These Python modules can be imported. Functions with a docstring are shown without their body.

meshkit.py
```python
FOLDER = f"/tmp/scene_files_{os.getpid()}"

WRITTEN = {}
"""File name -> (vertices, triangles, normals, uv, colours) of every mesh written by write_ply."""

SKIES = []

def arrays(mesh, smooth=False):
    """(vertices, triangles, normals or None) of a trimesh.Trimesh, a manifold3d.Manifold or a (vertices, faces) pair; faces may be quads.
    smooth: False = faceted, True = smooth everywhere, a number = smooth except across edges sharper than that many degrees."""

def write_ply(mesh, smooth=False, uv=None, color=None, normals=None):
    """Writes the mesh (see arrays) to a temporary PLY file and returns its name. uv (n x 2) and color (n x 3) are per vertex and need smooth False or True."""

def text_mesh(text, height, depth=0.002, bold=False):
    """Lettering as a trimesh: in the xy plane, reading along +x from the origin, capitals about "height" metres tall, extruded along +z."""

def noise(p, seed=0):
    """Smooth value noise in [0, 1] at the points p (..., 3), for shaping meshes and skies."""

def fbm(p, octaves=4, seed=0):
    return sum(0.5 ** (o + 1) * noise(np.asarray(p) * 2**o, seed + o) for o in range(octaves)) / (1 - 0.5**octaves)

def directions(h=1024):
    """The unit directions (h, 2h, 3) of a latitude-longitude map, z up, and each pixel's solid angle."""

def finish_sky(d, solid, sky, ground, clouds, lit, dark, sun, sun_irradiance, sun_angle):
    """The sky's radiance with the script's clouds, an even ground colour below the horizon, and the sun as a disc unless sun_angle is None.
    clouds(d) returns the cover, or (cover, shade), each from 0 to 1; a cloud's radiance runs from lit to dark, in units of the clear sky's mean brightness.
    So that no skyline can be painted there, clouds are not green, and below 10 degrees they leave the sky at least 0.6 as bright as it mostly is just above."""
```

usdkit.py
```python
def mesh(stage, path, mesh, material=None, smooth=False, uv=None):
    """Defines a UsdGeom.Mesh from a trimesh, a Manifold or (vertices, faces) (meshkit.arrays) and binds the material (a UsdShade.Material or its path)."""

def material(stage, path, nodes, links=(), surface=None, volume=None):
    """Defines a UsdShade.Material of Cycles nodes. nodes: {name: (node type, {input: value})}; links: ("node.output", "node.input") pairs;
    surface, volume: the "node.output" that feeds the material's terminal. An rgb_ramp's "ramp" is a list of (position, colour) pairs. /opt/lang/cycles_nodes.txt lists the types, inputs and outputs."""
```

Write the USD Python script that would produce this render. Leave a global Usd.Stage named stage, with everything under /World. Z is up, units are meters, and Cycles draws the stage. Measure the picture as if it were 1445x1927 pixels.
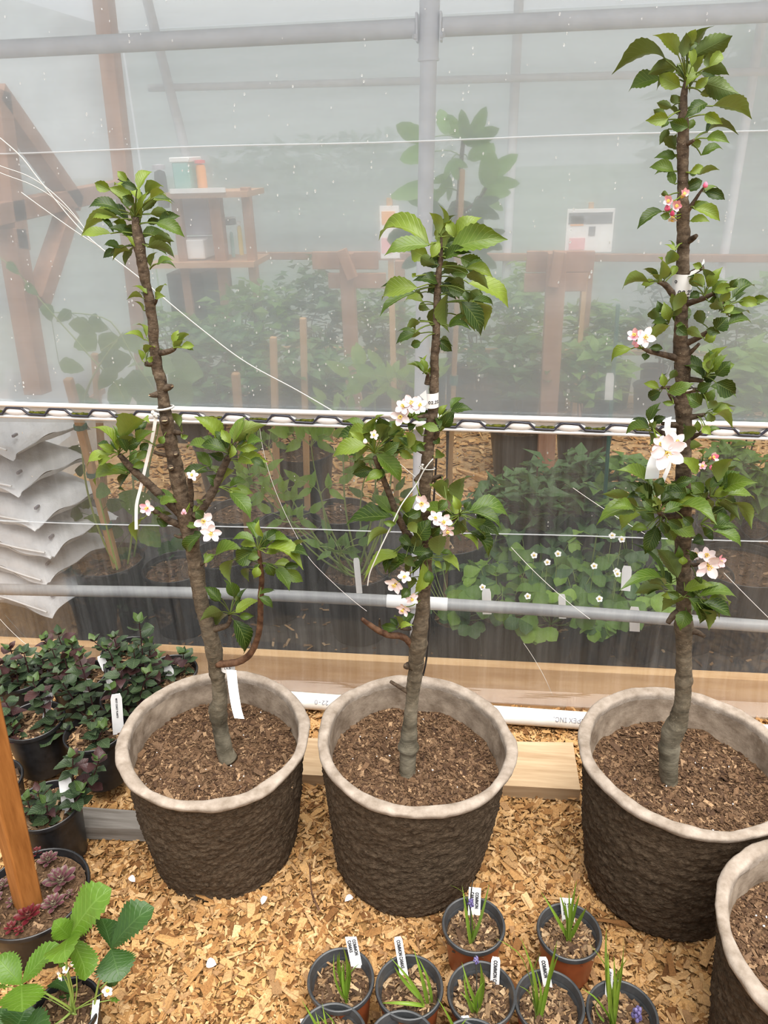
import math, random
import numpy as np, trimesh, usdkit, meshkit
from pxr import Usd, UsdGeom, UsdLux, UsdShade, Gf, Sdf, Vt

stage = Usd.Stage.CreateInMemory()
UsdGeom.SetStageUpAxis(stage, UsdGeom.Tokens.z)
UsdGeom.SetStageMetersPerUnit(stage, 1.0)
UsdGeom.Xform.Define(stage, '/World')
UsdGeom.Scope.Define(stage, '/World/Looks')

# ------------------------------------------------------------------ camera, sky, exposure
W, H, FPX = 1445, 1927, 1448.0
PITCH, YAW, ROLL = map(math.radians, (25.5, 7.6, -1.8))
CAM = np.array([0.0, 0.0, 1.62])
FW = np.array([-math.sin(YAW) * math.cos(PITCH), math.cos(YAW) * math.cos(PITCH), -math.sin(PITCH)])
_r0 = np.array([math.cos(YAW), math.sin(YAW), 0.0]); _u0 = np.cross(_r0, FW)
RT = _r0 * math.cos(ROLL) + _u0 * math.sin(ROLL)
UP = -_r0 * math.sin(ROLL) + _u0 * math.cos(ROLL)
cam = UsdGeom.Camera.Define(stage, '/World/camera')
m4 = np.eye(4); m4[0, :3], m4[1, :3], m4[2, :3], m4[3, :3] = RT, UP, -FW, CAM
cam.AddTransformOp().Set(Gf.Matrix4d(*m4.ravel().tolist()))
cam.CreateHorizontalApertureAttr(36.0); cam.CreateVerticalApertureAttr(36.0 * H / W)
cam.CreateFocalLengthAttr(36.0 * FPX / W)
cam.CreateClippingRangeAttr(Gf.Vec2f(0.05, 200.0))
cam.CreateExposureAttr(-0.75)

sky = UsdLux.DomeLight.Define(stage, '/World/overcast_sky')
sky.CreateIntensityAttr(0.42); sky.CreateColorAttr(Gf.Vec3f(0.93, 0.97, 1.0))
sun = UsdLux.DistantLight.Define(stage, '/World/bright_cloud')      # the bright part of the cloud cover, very soft
sun.CreateIntensityAttr(4.0); sun.CreateAngleAttr(60.0); sun.CreateColorAttr(Gf.Vec3f(1.0, 0.96, 0.9))
sun.AddRotateXYZOp().Set(Gf.Vec3f(18, 12, 0))


def at_ray(px, py):
    d = FW * FPX + RT * (px - W / 2) - UP * (py - H / 2)
    return d / np.linalg.norm(d)
def on_y(px, py, y):
    d = at_ray(px, py); return CAM + d * (y - CAM[1]) / d[1]
def on_x(px, py, x):
    d = at_ray(px, py); return CAM + d * (x - CAM[0]) / d[0]
def on_z(px, py, z):
    d = at_ray(px, py); return CAM + d * (z - CAM[2]) / d[2]

# ------------------------------------------------------------------ helpers
rng = np.random.default_rng(7)
_used = {}
def _name(parent, name):
    k = (parent, name); n = _used.get(k, 0); _used[k] = n + 1
    return name if n == 0 else f'{name}_{n:03d}'

def tag(o, label=None, cat=None, group=None, kind=None):
    p = o['prim']
    for k, v in (('label', label), ('category', cat), ('group', group), ('kind', kind)):
        if v: p.SetCustomDataByKey(k, v)
    return o

def thing(name, label, cat, loc=(0, 0, 0), group=None, kind=None):
    path = '/World/' + _name('/World', name)
    x = UsdGeom.Xform.Define(stage, path); x.AddTranslateOp().Set(Gf.Vec3d(*map(float, loc)))
    return tag(dict(prim=x.GetPrim(), path=path, loc=np.asarray(loc, float)), label, cat, group, kind)

def obj(name, mesh, mat, parent=None, smooth=False, uv=None, label=None, kind=None):
    base = parent['path'] if parent else '/World'
    loc = parent['loc'] if parent else np.zeros(3)
    path = base + '/' + _name(base, name)
    v, f = (mesh.vertices, mesh.faces) if hasattr(mesh, 'vertices') else (mesh[0], mesh[1])
    if uv is None and not hasattr(mesh, 'vertices') and len(mesh) > 2: uv = mesh[2]
    if len(np.shape(uv)) == 0: uv = None
    v = np.asarray(v, float) - loc
    g = usdkit.mesh(stage, path, (v, np.asarray(f)), M[mat], smooth=smooth, uv=uv)
    o = dict(prim=g.GetPrim(), path=path, loc=loc)
    if label or kind: tag(o, label=label, kind=kind)
    return o

def top(name, mesh, mat, label, cat, smooth=False, group=None, kind=None, uv=None):
    return tag(obj(name, mesh, mat, None, smooth, uv), label, cat, group, kind)
def struct(name, mesh, mat, label, parent=None, smooth=False):
    o = obj(name, mesh, mat, parent, smooth)
    return tag(o, label, kind='structure') if parent is None else o

def unit(v): v = np.asarray(v, float); return v / max(np.linalg.norm(v), 1e-12)
def tri(f):
    f = np.asarray(f, int); return np.vstack([f[:, [0, 1, 2]], f[:, [0, 2, 3]]])
def join(ms):
    V, F, n = [], [], 0
    for m in ms:
        v, f = (m.vertices, m.faces) if hasattr(m, 'vertices') else (m[0], m[1])
        f = np.asarray(f); f = tri(f) if f.shape[1] == 4 else f
        V.append(np.asarray(v)); F.append(f + n); n += len(v)
    return np.vstack(V), np.vstack(F)
def box(lo, hi, bevel=0.0):
    lo, hi = np.asarray(lo, float), np.asarray(hi, float)
    if bevel <= 0:
        b = trimesh.creation.box(hi - lo); b.apply_translation((lo + hi) / 2); return b.vertices, b.faces
    pts = []
    for s in np.ndindex(2, 2, 2):
        c = np.where(np.array(s) == 0, lo, hi); d = np.where(np.array(s) == 0, 1, -1) * bevel
        for k in range(3):
            e = d.copy(); e[k] = 0; pts.append(c + e)
    h = trimesh.convex.convex_hull(np.array(pts)); return h.vertices, h.faces
def frame_from(d, up=(0, 0, 1)):
    d = unit(d); u = np.asarray(up, float)
    if abs(d @ u) > .98: u = np.array([0, 1., 0])
    s = unit(np.cross(d, u)); return d, s, np.cross(s, d)
def beam(a, b, w, h, up=(0, 0, 1), bevel=0.003):
    """A squared timber from a to b."""
    a, b = np.asarray(a, float), np.asarray(b, float); d, s, u = frame_from(b - a, up); L = np.linalg.norm(b - a)
    v, f = box((0, -w / 2, -h / 2), (L, w / 2, h / 2), bevel)
    return a + v[:, :1] * d + v[:, 1:2] * s + v[:, 2:3] * u, f
def spline(P, n):
    P = np.asarray(P, float); k = len(P)
    if k < 3: return np.stack([np.interp(np.linspace(0, 1, n), np.linspace(0, 1, k), P[:, i]) for i in range(P.shape[1])], 1)
    from scipy.interpolate import PchipInterpolator
    t = np.r_[0, np.cumsum(np.maximum(np.linalg.norm(np.diff(P[:, :3], axis=0), axis=1), 1e-6))]
    return PchipInterpolator(t / t[-1], P)(np.linspace(0, 1, n))
def tube(P, R, sides=8, cap=True):
    P = np.asarray(P, float); R = np.broadcast_to(np.asarray(R, float), (len(P),)); n = len(P)
    T = np.gradient(P, axis=0); T /= np.maximum(np.linalg.norm(T, axis=1, keepdims=True), 1e-12)
    _, s, u = frame_from(T[0]); V = []
    a = np.arange(sides) * 2 * np.pi / sides
    for i in range(n):
        s = unit(s - T[i] * (s @ T[i])); u = np.cross(T[i], s)
        V.append(P[i] + R[i] * (np.cos(a)[:, None] * s + np.sin(a)[:, None] * u))
    V = np.vstack(V); i, j = np.meshgrid(np.arange(n - 1), np.arange(sides), indexing='ij'); k = (j + 1) % sides
    F = tri(np.stack([i * sides + j, i * sides + k, (i + 1) * sides + k, (i + 1) * sides + j], -1).reshape(-1, 4))
    if cap:
        V = np.vstack([V, P[:1], P[-1:]]); j = np.arange(sides); k = (j + 1) % sides
        F = np.vstack([F, np.stack([np.full(sides, n * sides), k, j], 1), np.stack([np.full(sides, n * sides + 1), (n - 1) * sides + j, (n - 1) * sides + k], 1)])
    return V, F
def lathe(prof, sides=64, c=(0, 0, 0), closed=False):
    prof = np.asarray(prof, float); n = len(prof); a = np.arange(sides) * 2 * np.pi / sides
    V = np.stack([prof[:, None, 0] * np.cos(a), prof[:, None, 0] * np.sin(a), np.broadcast_to(prof[:, None, 1], (n, sides))], -1).reshape(-1, 3)
    i, j = np.meshgrid(np.arange(n if closed else n - 1), np.arange(sides), indexing='ij'); k = (j + 1) % sides; i2 = (i + 1) % n
    F = tri(np.stack([i * sides + j, i * sides + k, i2 * sides + k, i2 * sides + j], -1).reshape(-1, 4))
    return V + np.asarray(c), F
def disc_mesh(r, rings, sides, z=0.0, amp=0.0, c=(0, 0, 0), seed=0, scale=40):
    V = [np.array([[0, 0, z]])]; a = np.arange(sides) * 2 * np.pi / sides
    for q in range(1, rings + 1):
        V.append(np.stack([r * q / rings * np.cos(a), r * q / rings * np.sin(a), np.full(sides, z)], 1))
    V = np.vstack(V); V[:, 2] += amp * (meshkit.fbm(V * scale + seed * 7.3, 3, seed) - .5) * 2
    j = np.arange(sides); k = (j + 1) % sides; F = [np.stack([np.zeros(sides, int), 1 + j, 1 + k], 1)]
    for q in range(rings - 1):
        F.append(tri(np.stack([1 + q * sides + j, 1 + (q + 1) * sides + j, 1 + (q + 1) * sides + k, 1 + q * sides + k], 1)))
    return V + np.asarray(c), np.vstack(F)
_CUBE = trimesh.creation.box((1, 1, 1))
def chips(P, L, Wd, T, tilt, r, jitter=.22):
    """Flat splintered flakes at the points P, one closed 12 triangle piece each."""
    n = len(P); v = np.asarray(_CUBE.vertices)[None].repeat(n, 0) + r.uniform(-jitter, jitter, (n, 8, 3)) * [1, 1, .4]
    v = v * np.stack([L, Wd, T], 1)[:, None]
    v[:, :, 2] += (v[:, :, 0] ** 2) * r.uniform(-9, 9, n)[:, None]
    a, b, c = r.uniform(0, 2 * np.pi, n), r.normal(0, tilt, n), r.normal(0, tilt, n)
    x, y, z = v[..., 0], v[..., 1], v[..., 2]
    cb, sb = np.cos(b)[:, None], np.sin(b)[:, None]; x, z = x * cb + z * sb, -x * sb + z * cb
    cc, sc = np.cos(c)[:, None], np.sin(c)[:, None]; y, z = y * cc - z * sc, y * sc + z * cc
    ca, sa = np.cos(a)[:, None], np.sin(a)[:, None]; x, y = x * ca - y * sa, x * sa + y * ca
    V = np.stack([x, y, z], -1) + P[:, None]
    F = (np.asarray(_CUBE.faces)[None] + 8 * np.arange(n)[:, None, None]).reshape(-1, 3)
    tone = np.repeat(np.stack([r.random(n), r.random(n)], 1), 8, 0)
    return V.reshape(-1, 3), F, tone
def text_on(text, height, origin, along, up, bold=False, depth=.0006):
    m = meshkit.text_mesh(text, height, depth, bold); a, u = unit(along), unit(up); n = np.cross(a, u)
    v = m.vertices; return np.asarray(origin) + v[:, :1] * a + v[:, 1:2] * u + v[:, 2:3] * n, m.faces, v[:, 0].max()

# ------------------------------------------------------------------ leaves
def leaf_mesh(B, T, N, w, arch=.12, fold=.25, n=10, shape='apple', teeth=.06, twist=0.0, petiole=None, pr=.0011, wav=.05):
    """A leaf blade from B to T, upper face towards N, full width w; returns vertices, triangles, uv (u along, v across)."""
    B, T = np.asarray(B, float), np.asarray(T, float); d = T - B; L = np.linalg.norm(d); d = d / max(L, 1e-9)
    N = unit(np.asarray(N) - d * (np.asarray(N) @ d)); s = np.cross(d, N)
    t = np.linspace(0, 1, n + 1)
    if shape == 'apple': hw = np.sin(np.pi * t ** .80) ** .95 * (1 - .35 * np.clip((t - .78) / .22, 0, 1) ** .8)
    elif shape == 'narrow': hw = np.sin(np.pi * t ** .7) ** .9
    elif shape == 'round': hw = np.sin(np.pi * t ** .95) ** .55
    elif shape == 'wedge': hw = np.sin(np.pi * np.clip(t, 0, 1) ** 1.5) ** .6 * .98
    elif shape == 'heart': hw = np.sin(np.pi * t ** .62) ** .75
    elif shape == 'blade': hw = (1 - t ** 3) * (.75 + .25 * np.minimum(1, t * 4))
    elif shape == 'fat': hw = np.minimum(1, (.45 + .75 * t)) * np.sqrt(np.clip(1 - t ** 5, 0, 1))
    hw = hw / hw.max() * w / 2
    if shape not in ('blade', 'fat'): hw[0] = w * .02; hw[-1] = w * .01
    C = np.array([-1, -.55, 0, .55, 1.0])
    ed = np.where(np.arange(n + 1) % 2 == 0, 1 + teeth, 1 - teeth)
    bow = arch * L * 4 * t * (1 - t) * (1 - .25 * t) - (.10 * L * np.clip(t - .7, 0, 1) ** 1.5 / .164 * (arch > .04))
    tw = twist * (t - .3)
    ph = (B[0] * 91 + B[2] * 57) % 6.28
    V, UV = [], []
    for i in range(n + 1):
        si = s * math.cos(tw[i]) + N * math.sin(tw[i]); ni = N * math.cos(tw[i]) - s * math.sin(tw[i])
        for c in C:
            q = hw[i] * c * (ed[i] if abs(c) == 1 else 1)
            z = fold * hw[i] * abs(c) ** 1.3 + (wav * hw[i] * math.sin(7 * t[i] + ph + (2 if c > 0 else 0)) * c * c)
            V.append(B + d * L * t[i] + N * bow[i] + si * q + ni * z); UV.append((t[i], c * .5 + .5))
    i, j = np.meshgrid(np.arange(n), np.arange(4), indexing='ij')
    F = tri(np.stack([i * 5 + j, (i + 1) * 5 + j, (i + 1) * 5 + j + 1, i * 5 + j + 1], -1).reshape(-1, 4))
    V = np.array(V); UV = np.array(UV)
    # make the front face look along N
    if np.cross(V[F[0, 1]] - V[F[0, 0]], V[F[0, 2]] - V[F[0, 0]]) @ N < 0: F = F[:, ::-1]
    if petiole is not None and np.linalg.norm(np.asarray(petiole) - B) > .002:
        p = np.asarray(petiole, float); mid = (p + B) / 2 + np.array([0, 0, .12 * np.linalg.norm(B - p)]) * .6
        tv, tf = tube(spline([p, mid, B], 5), [pr * 1.2, pr, pr, pr, pr], 4, False)
        F = np.vstack([F, tf + len(V)]); V = np.vstack([V, tv]); UV = np.vstack([UV, np.full((len(tv), 2), .5)])
    return V, F, UV

def seen_leaf(B, T, w, r, flat=.8, full=.52):
    """Upper normal and true width of a leaf that shows the width w from the front."""
    d = unit(T - B); L = np.linalg.norm(T - B); v = unit(CAM - B); s0 = unit(np.cross(d, v)); n0 = np.cross(s0, d)
    Wf = min(max(w, full * L), 1.6 * w); th = math.acos(min(1, w / Wf)); best = None
    for sg in (1, -1):
        s = math.cos(th) * s0 + sg * math.sin(th) * n0; n = np.cross(s, d); n = n if n[2] > 0 else -n
        k = n[2] + (0 if r.random() < flat else -2)
        if best is None or k > best[0]: best = (k, n)
    return best[1], Wf

# ------------------------------------------------------------------ materials
M = {}
def mat(name, nodes, links=(), surface=None):
    M[name] = usdkit.material(stage, '/World/Looks/' + name, nodes, links, surface); return name
def plain(name, col, rough=.5, spec=.5, metal=0.0, **k):
    return mat(name, {'p': ('principled_bsdf', dict(base_color=col, roughness=rough, specular_ior_level=spec, metallic=metal, **k))}, (), 'p.BSDF')
def noisy(name, c1, c2, scale=20, rough=.8, bump=.0, bscale=None, bdist=.002, spec=.3, stretch=(1, 1, 1), lo=.35, hi=.65, detail=6, metal=0.0, c3=None, seed=0.0):
    ramp = [(lo, c1), (hi, c2)] if c3 is None else [(lo, c1), ((lo + hi) / 2, c2), (hi, c3)]
    nodes = {'tc': ('texture_coordinate', {}), 'mp': ('mapping', {'scale': stretch, 'location': (seed, seed * .7, seed * 1.3)}),
             'n': ('noise_texture', {'scale': scale, 'detail': detail, 'roughness': .6}), 'r': ('rgb_ramp', {'ramp': ramp}),
             'p': ('principled_bsdf', {'roughness': rough, 'specular_ior_level': spec, 'metallic': metal})}
    links = [('tc.object', 'mp.vector'), ('mp.vector', 'n.vector'), ('n.fac', 'r.fac'), ('r.color', 'p.base_color')]
    if bump:
        nodes['n2'] = ('noise_texture', {'scale': bscale or scale * 3, 'detail': 5, 'roughness': .65}); nodes['b'] = ('bump', {'strength': bump, 'distance': bdist})
        links += [('mp.vector', 'n2.vector'), ('n2.fac', 'b.height'), ('b.normal', 'p.normal')]
    return mat(name, nodes, links, 'p.BSDF')
def flakes(name, cols, rough=.85, scale=260):
    """Every loose piece of a mesh takes its own tone, with a little grain."""
    n = len(cols); ramp = [(i / (n - 1), c) for i, c in enumerate(cols)]
    mat(name, {'g': ('geometry', {}), 'uv': ('texture_coordinate', {}), 'sx': ('separate_xyz', {}), 'r': ('rgb_ramp', {'ramp': ramp}), 'n': ('noise_texture', {'scale': scale, 'detail': 3}), 'm': ('mix_color', {'blend_type': 'overlay', 'fac': .55}),
               'p': ('principled_bsdf', {'roughness': rough, 'specular_ior_level': .25})},
        [('uv.UV', 'sx.vector'), ('sx.x', 'r.fac'), ('g.position', 'n.vector'), ('r.color', 'm.a'), ('n.fac', 'm.b'), ('m.result', 'p.base_color')], 'p.BSDF')
def leafmat(name, c1, c2, under, veins=9.0, vein=(.27, .34, .09), vfac=.38, rough=.42, trans=.3, edge=None, spec=.45):
    """Two-tone leaf with pale midrib and side veins from the uv, a paler underside, light shining through."""
    nodes = {'oi': ('object_info', {}), 'hv': ('mix_color', {'a': c1, 'b': c2}), 'uv': ('texture_coordinate', {}), 'sp': ('separate_xyz', {}),
             'c': ('math', {'math_type': 'subtract', 'value2': .5}), 'ab': ('math', {'math_type': 'absolute'}), 'sl': ('math', {'math_type': 'multiply_add', 'value2': -.55}),
             'mu': ('math', {'math_type': 'multiply', 'value2': veins}), 'fr': ('math', {'math_type': 'pingpong', 'value2': .5}),
             'lv': ('map_range', {'from_min': .0, 'from_max': .11, 'to_min': 1.0, 'to_max': 0.0, 'clamp': True}),
             'mr': ('map_range', {'from_min': .0, 'from_max': .035, 'to_min': 1.0, 'to_max': 0.0, 'clamp': True}),
             'mx': ('math', {'math_type': 'maximum'}), 'vf': ('math', {'math_type': 'multiply', 'value2': vfac}),
             'n': ('noise_texture', {'scale': 60.0, 'detail': 3}), 'nm': ('mix_color', {'blend_type': 'overlay', 'fac': .25}),
             'vc': ('mix_color', {'b': vein}), 'ge': ('geometry', {}), 'un': ('mix_color', {'b': under}), 'uf': ('math', {'math_type': 'multiply', 'value2': .8}),
             'inv': ('math', {'math_type': 'multiply', 'value2': -1.0}), 'bp': ('bump', {'strength': .35, 'distance': .0012}),
             'p': ('principled_bsdf', {'roughness': rough, 'specular_ior_level': spec}), 't': ('translucent_bsdf', {}), 'tm': ('mix_color', {'blend_type': 'multiply', 'fac': 1.0, 'b': (1.35, 1.3, .6)}), 'mc': ('mix_closure', {'fac': trans})}
    links = [('oi.random', 'hv.fac'), ('uv.UV', 'sp.vector'), ('sp.y', 'c.value1'), ('c.value', 'ab.value1'), ('ab.value', 'sl.value1'), ('sp.x', 'sl.value3'), ('sl.value', 'mu.value1'), ('mu.value', 'fr.value1'),
             ('fr.value', 'lv.value'), ('ab.value', 'mr.value'), ('lv.result', 'mx.value1'), ('mr.result', 'mx.value2'), ('mx.value', 'vf.value1'), ('ge.position', 'n.vector'),
             ('hv.result', 'nm.a'), ('n.fac', 'nm.b'), ('nm.result', 'vc.a'), ('vf.value', 'vc.fac'), ('vc.result', 'un.a'), ('ge.backfacing', 'uf.value1'), ('uf.value', 'un.fac'),
             ('mx.value', 'inv.value1'), ('inv.value', 'bp.height'), ('bp.normal', 'p.normal'), ('un.result', 'p.base_color'), ('un.result', 'tm.a'), ('tm.result', 't.color'), ('p.BSDF', 'mc.closure1'), ('t.BSDF', 'mc.closure2')]
    if edge:
        nodes['em'] = ('map_range', {'from_min': .25, 'from_max': .5, 'to_min': 0.0, 'to_max': .8, 'clamp': True}); nodes['ec'] = ('mix_color', {'b': edge})
        links.remove(('nm.result', 'vc.a')); links += [('ab.value', 'em.value'), ('em.result', 'ec.fac'), ('nm.result', 'ec.a'), ('ec.result', 'vc.a')]
    return mat(name, nodes, links, 'mc.closure')
def film(name, clear, haze_t, haze_d, gloss=.05, streak=(.6, 1, 60), amount=.35, tint=(1, 1, 1), blur=0.0, brough=.25):
    """Polythene sheet: part clear, part light-scattering with faint streaks, and a sheen that grows at grazing angles."""
    mat(name, {'tc': ('texture_coordinate', {}), 'mp': ('mapping', {'scale': streak}), 'n': ('noise_texture', {'scale': 3.0, 'detail': 6, 'roughness': .65}),
               'mr': ('map_range', {'from_min': .3, 'from_max': .7, 'to_min': 1 - amount, 'to_max': 1 + amount, 'clamp': True}),
               'ht': ('vector_math', {'math_type': 'scale', 'vector1': tuple(haze_t * c for c in tint)}), 'hd': ('vector_math', {'math_type': 'scale', 'vector1': tuple(haze_d * c for c in tint)}),
               'tr': ('transparent_bsdf', {'color': (clear, clear, clear)}), 'tl': ('translucent_bsdf', {}), 'df': ('diffuse_bsdf', {}), 'a1': ('add_closure', {}), 'a2': ('add_closure', {}),
               'bl': ('principled_bsdf', {'base_color': (blur, blur, blur), 'transmission_weight': 1.0, 'thin_wall': True, 'roughness': brough, 'ior': 1.1, 'specular_ior_level': 0.0}), 'a3': ('add_closure', {}), 'fr': ('fresnel', {'IOR': 1.35}), 'gl': ('glossy_bsdf', {'roughness': gloss, 'color': (.9, .9, .9)}), 'mx': ('mix_closure', {})},
        [('tc.object', 'mp.vector'), ('mp.vector', 'n.vector'), ('n.fac', 'mr.value'), ('mr.result', 'ht.scale'), ('mr.result', 'hd.scale'), ('ht.vector', 'tl.color'), ('hd.vector', 'df.color'),
         ('tl.BSDF', 'a1.closure1'), ('df.BSDF', 'a1.closure2'), ('tr.BSDF', 'a2.closure1'), ('a1.closure', 'a2.closure2'), ('fr.fac', 'mx.fac'), ('a2.closure', 'a3.closure1'), ('bl.BSDF', 'a3.closure2'), (('a3.closure' if blur else 'a2.closure'), 'mx.closure1'), ('gl.BSDF', 'mx.closure2')], 'mx.closure')

noisy('fiber_dark', (.058, .039, .025), (.185, .132, .088), 90, .95, 1.0, 210, .010, .1, stretch=(1, 1, 1.25), lo=.3, hi=.72)
noisy('fiber_light', (.22, .175, .135), (.42, .355, .30), 30, .95, .6, 160, .002, .1, lo=.3, hi=.7)
noisy('fiber_inner', (.17, .125, .09), (.36, .29, .225), 28, .95, .6, 130, .002, .1, lo=.3, hi=.7)
noisy('soil', (.045, .025, .014), (.14, .085, .048), 160, .95, .8, 300, .003, .1)
flakes('bark_chips', [(.035, .018, .010), (.085, .045, .024), (.15, .085, .045), (.105, .058, .03), (.065, .035, .02), (.20, .12, .065), (.12, .07, .04), (.36, .23, .13)])
flakes('mulch', [(.13, .055, .018), (.28, .135, .046), (.44, .245, .092), (.52, .315, .135), (.38, .195, .068), (.60, .40, .205), (.47, .28, .12), (.30, .17, .08)])
flakes('pot_chips', [(.03, .017, .01), (.10, .055, .03), (.045, .026, .015), (.26, .155, .075), (.06, .034, .02), (.40, .26, .14), (.08, .045, .026), (.48, .34, .20)])
noisy('mulch_bed', (.16, .08, .03), (.42, .24, .09), 120, .95, .9, 240, .004, .1)
def barkmat(name, dark, mid, pale, grey_lo, grey_hi):
    """Apple bark: mottled brown, greyer on the old wood near the graft, ring wrinkles and pale lenticel dots."""
    mat(name, {'g': ('geometry', {}), 'mp': ('mapping', {'scale': (1, 1, 1.5)}), 'n': ('noise_texture', {'scale': 60.0, 'detail': 7, 'roughness': .65}), 'r': ('rgb_ramp', {'ramp': [(.3, dark), (.55, mid), (.78, pale)]}),
               'n3': ('noise_texture', {'scale': 16.0, 'detail': 4}), 'rg': ('rgb_ramp', {'ramp': [(.36, grey_lo), (.64, grey_hi)]}), 'sx': ('separate_xyz', {}), 'h': ('map_range', {'from_min': .34, 'from_max': .95, 'to_min': .85, 'to_max': .0, 'clamp': True}), 'mg': ('mix_color', {}), 'ml': ('mix_color', {'blend_type': 'overlay', 'fac': .5}),
               'v': ('voronoi_texture', {'scale': 230.0}), 'vr': ('map_range', {'from_min': .10, 'from_max': .22, 'to_min': .8, 'to_max': 0.0, 'clamp': True}), 'vm': ('mix_color', {'b': (.36, .31, .22)}), 'n4': ('noise_texture', {'scale': 40.0}), 'nt': ('map_range', {'from_min': .5, 'from_max': .6, 'clamp': True}), 'vx': ('math', {'math_type': 'multiply'}),
               'mr': ('mapping', {'scale': (45, 45, 150)}), 'nr': ('noise_texture', {'scale': 1.0, 'detail': 5, 'distortion': .6}), 'b': ('bump', {'strength': .8, 'distance': .0016}), 'p': ('principled_bsdf', {'roughness': .8, 'specular_ior_level': .25})},
        [('g.position', 'mp.vector'), ('mp.vector', 'n.vector'), ('n.fac', 'r.fac'), ('g.position', 'n3.vector'), ('n3.fac', 'rg.fac'), ('g.position', 'sx.vector'), ('sx.z', 'h.value'), ('h.result', 'mg.fac'), ('r.color', 'mg.a'), ('rg.color', 'mg.b'), ('mg.result', 'ml.a'), ('n.fac', 'ml.b'),
         ('g.position', 'v.vector'), ('v.distance', 'vr.value'), ('g.position', 'n4.vector'), ('n4.fac', 'nt.value'), ('vr.result', 'vx.value1'), ('nt.result', 'vx.value2'), ('vx.value', 'vm.fac'), ('ml.result', 'vm.a'), ('vm.result', 'p.base_color'), ('g.position', 'mr.vector'), ('mr.vector', 'nr.vector'), ('nr.fac', 'b.height'), ('b.normal', 'p.normal')], 'p.BSDF')
barkmat('bark_old', (.034, .022, .014), (.120, .086, .058), (.23, .18, .125), (.075, .066, .044), (.235, .21, .155))
noisy('bark', (.026, .017, .011), (.10, .070, .048), 70, .8, 1.0, 150, .003, .25, stretch=(1, 1, 1.4), lo=.3, hi=.74, c3=(.17, .13, .09))
noisy('twig', (.05, .022, .012), (.16, .085, .048), 60, .7, .5, 160, .001, .25)
noisy('cut_wood', (.55, .36, .2), (.72, .53, .33), 90, .7)
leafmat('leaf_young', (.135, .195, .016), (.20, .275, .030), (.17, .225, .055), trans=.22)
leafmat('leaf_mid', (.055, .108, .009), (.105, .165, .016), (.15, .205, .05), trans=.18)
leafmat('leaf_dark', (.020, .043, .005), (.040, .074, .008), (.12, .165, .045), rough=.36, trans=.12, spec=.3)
noisy('petal', (.80, .64, .66), (.86, .78, .77), 26, .6, spec=.2)
noisy('petal_pink', (.80, .33, .42), (.90, .62, .66), 60, .6, spec=.2)
noisy('petal_bud', (.66, .07, .17), (.82, .28, .38), 60, .55, spec=.2)
plain('stamen', (.75, .52, .12), .6)
noisy('galvanised', (.62, .64, .70), (.76, .78, .84), 18, .4, .15, 60, .001, .5, metal=.0, stretch=(1, 1, 1))
noisy('aluminium', (.70, .70, .71), (.84, .84, .85), 9, .34, metal=.35, spec=.5, stretch=(.4, 1, 1))
plain('wire_dark', (.03, .03, .045), .35)
noisy('moss', (.05, .06, .01), (.22, .22, .03), 90, .9, .8, 200, .003)
noisy('pvc', (.78, .74, .68), (.86, .84, .80), 12, .35, spec=.5)
noisy('pipe_grey', (.22, .225, .235), (.36, .365, .37), 10, .4, spec=.5, stretch=(.5, 1, 1))
plain('ink', (.03, .03, .035), .6)
plain('ink_grey', (.22, .22, .26), .6)
noisy('tag_white', (.80, .80, .82), (.88, .88, .88), 20, .5)
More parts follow.
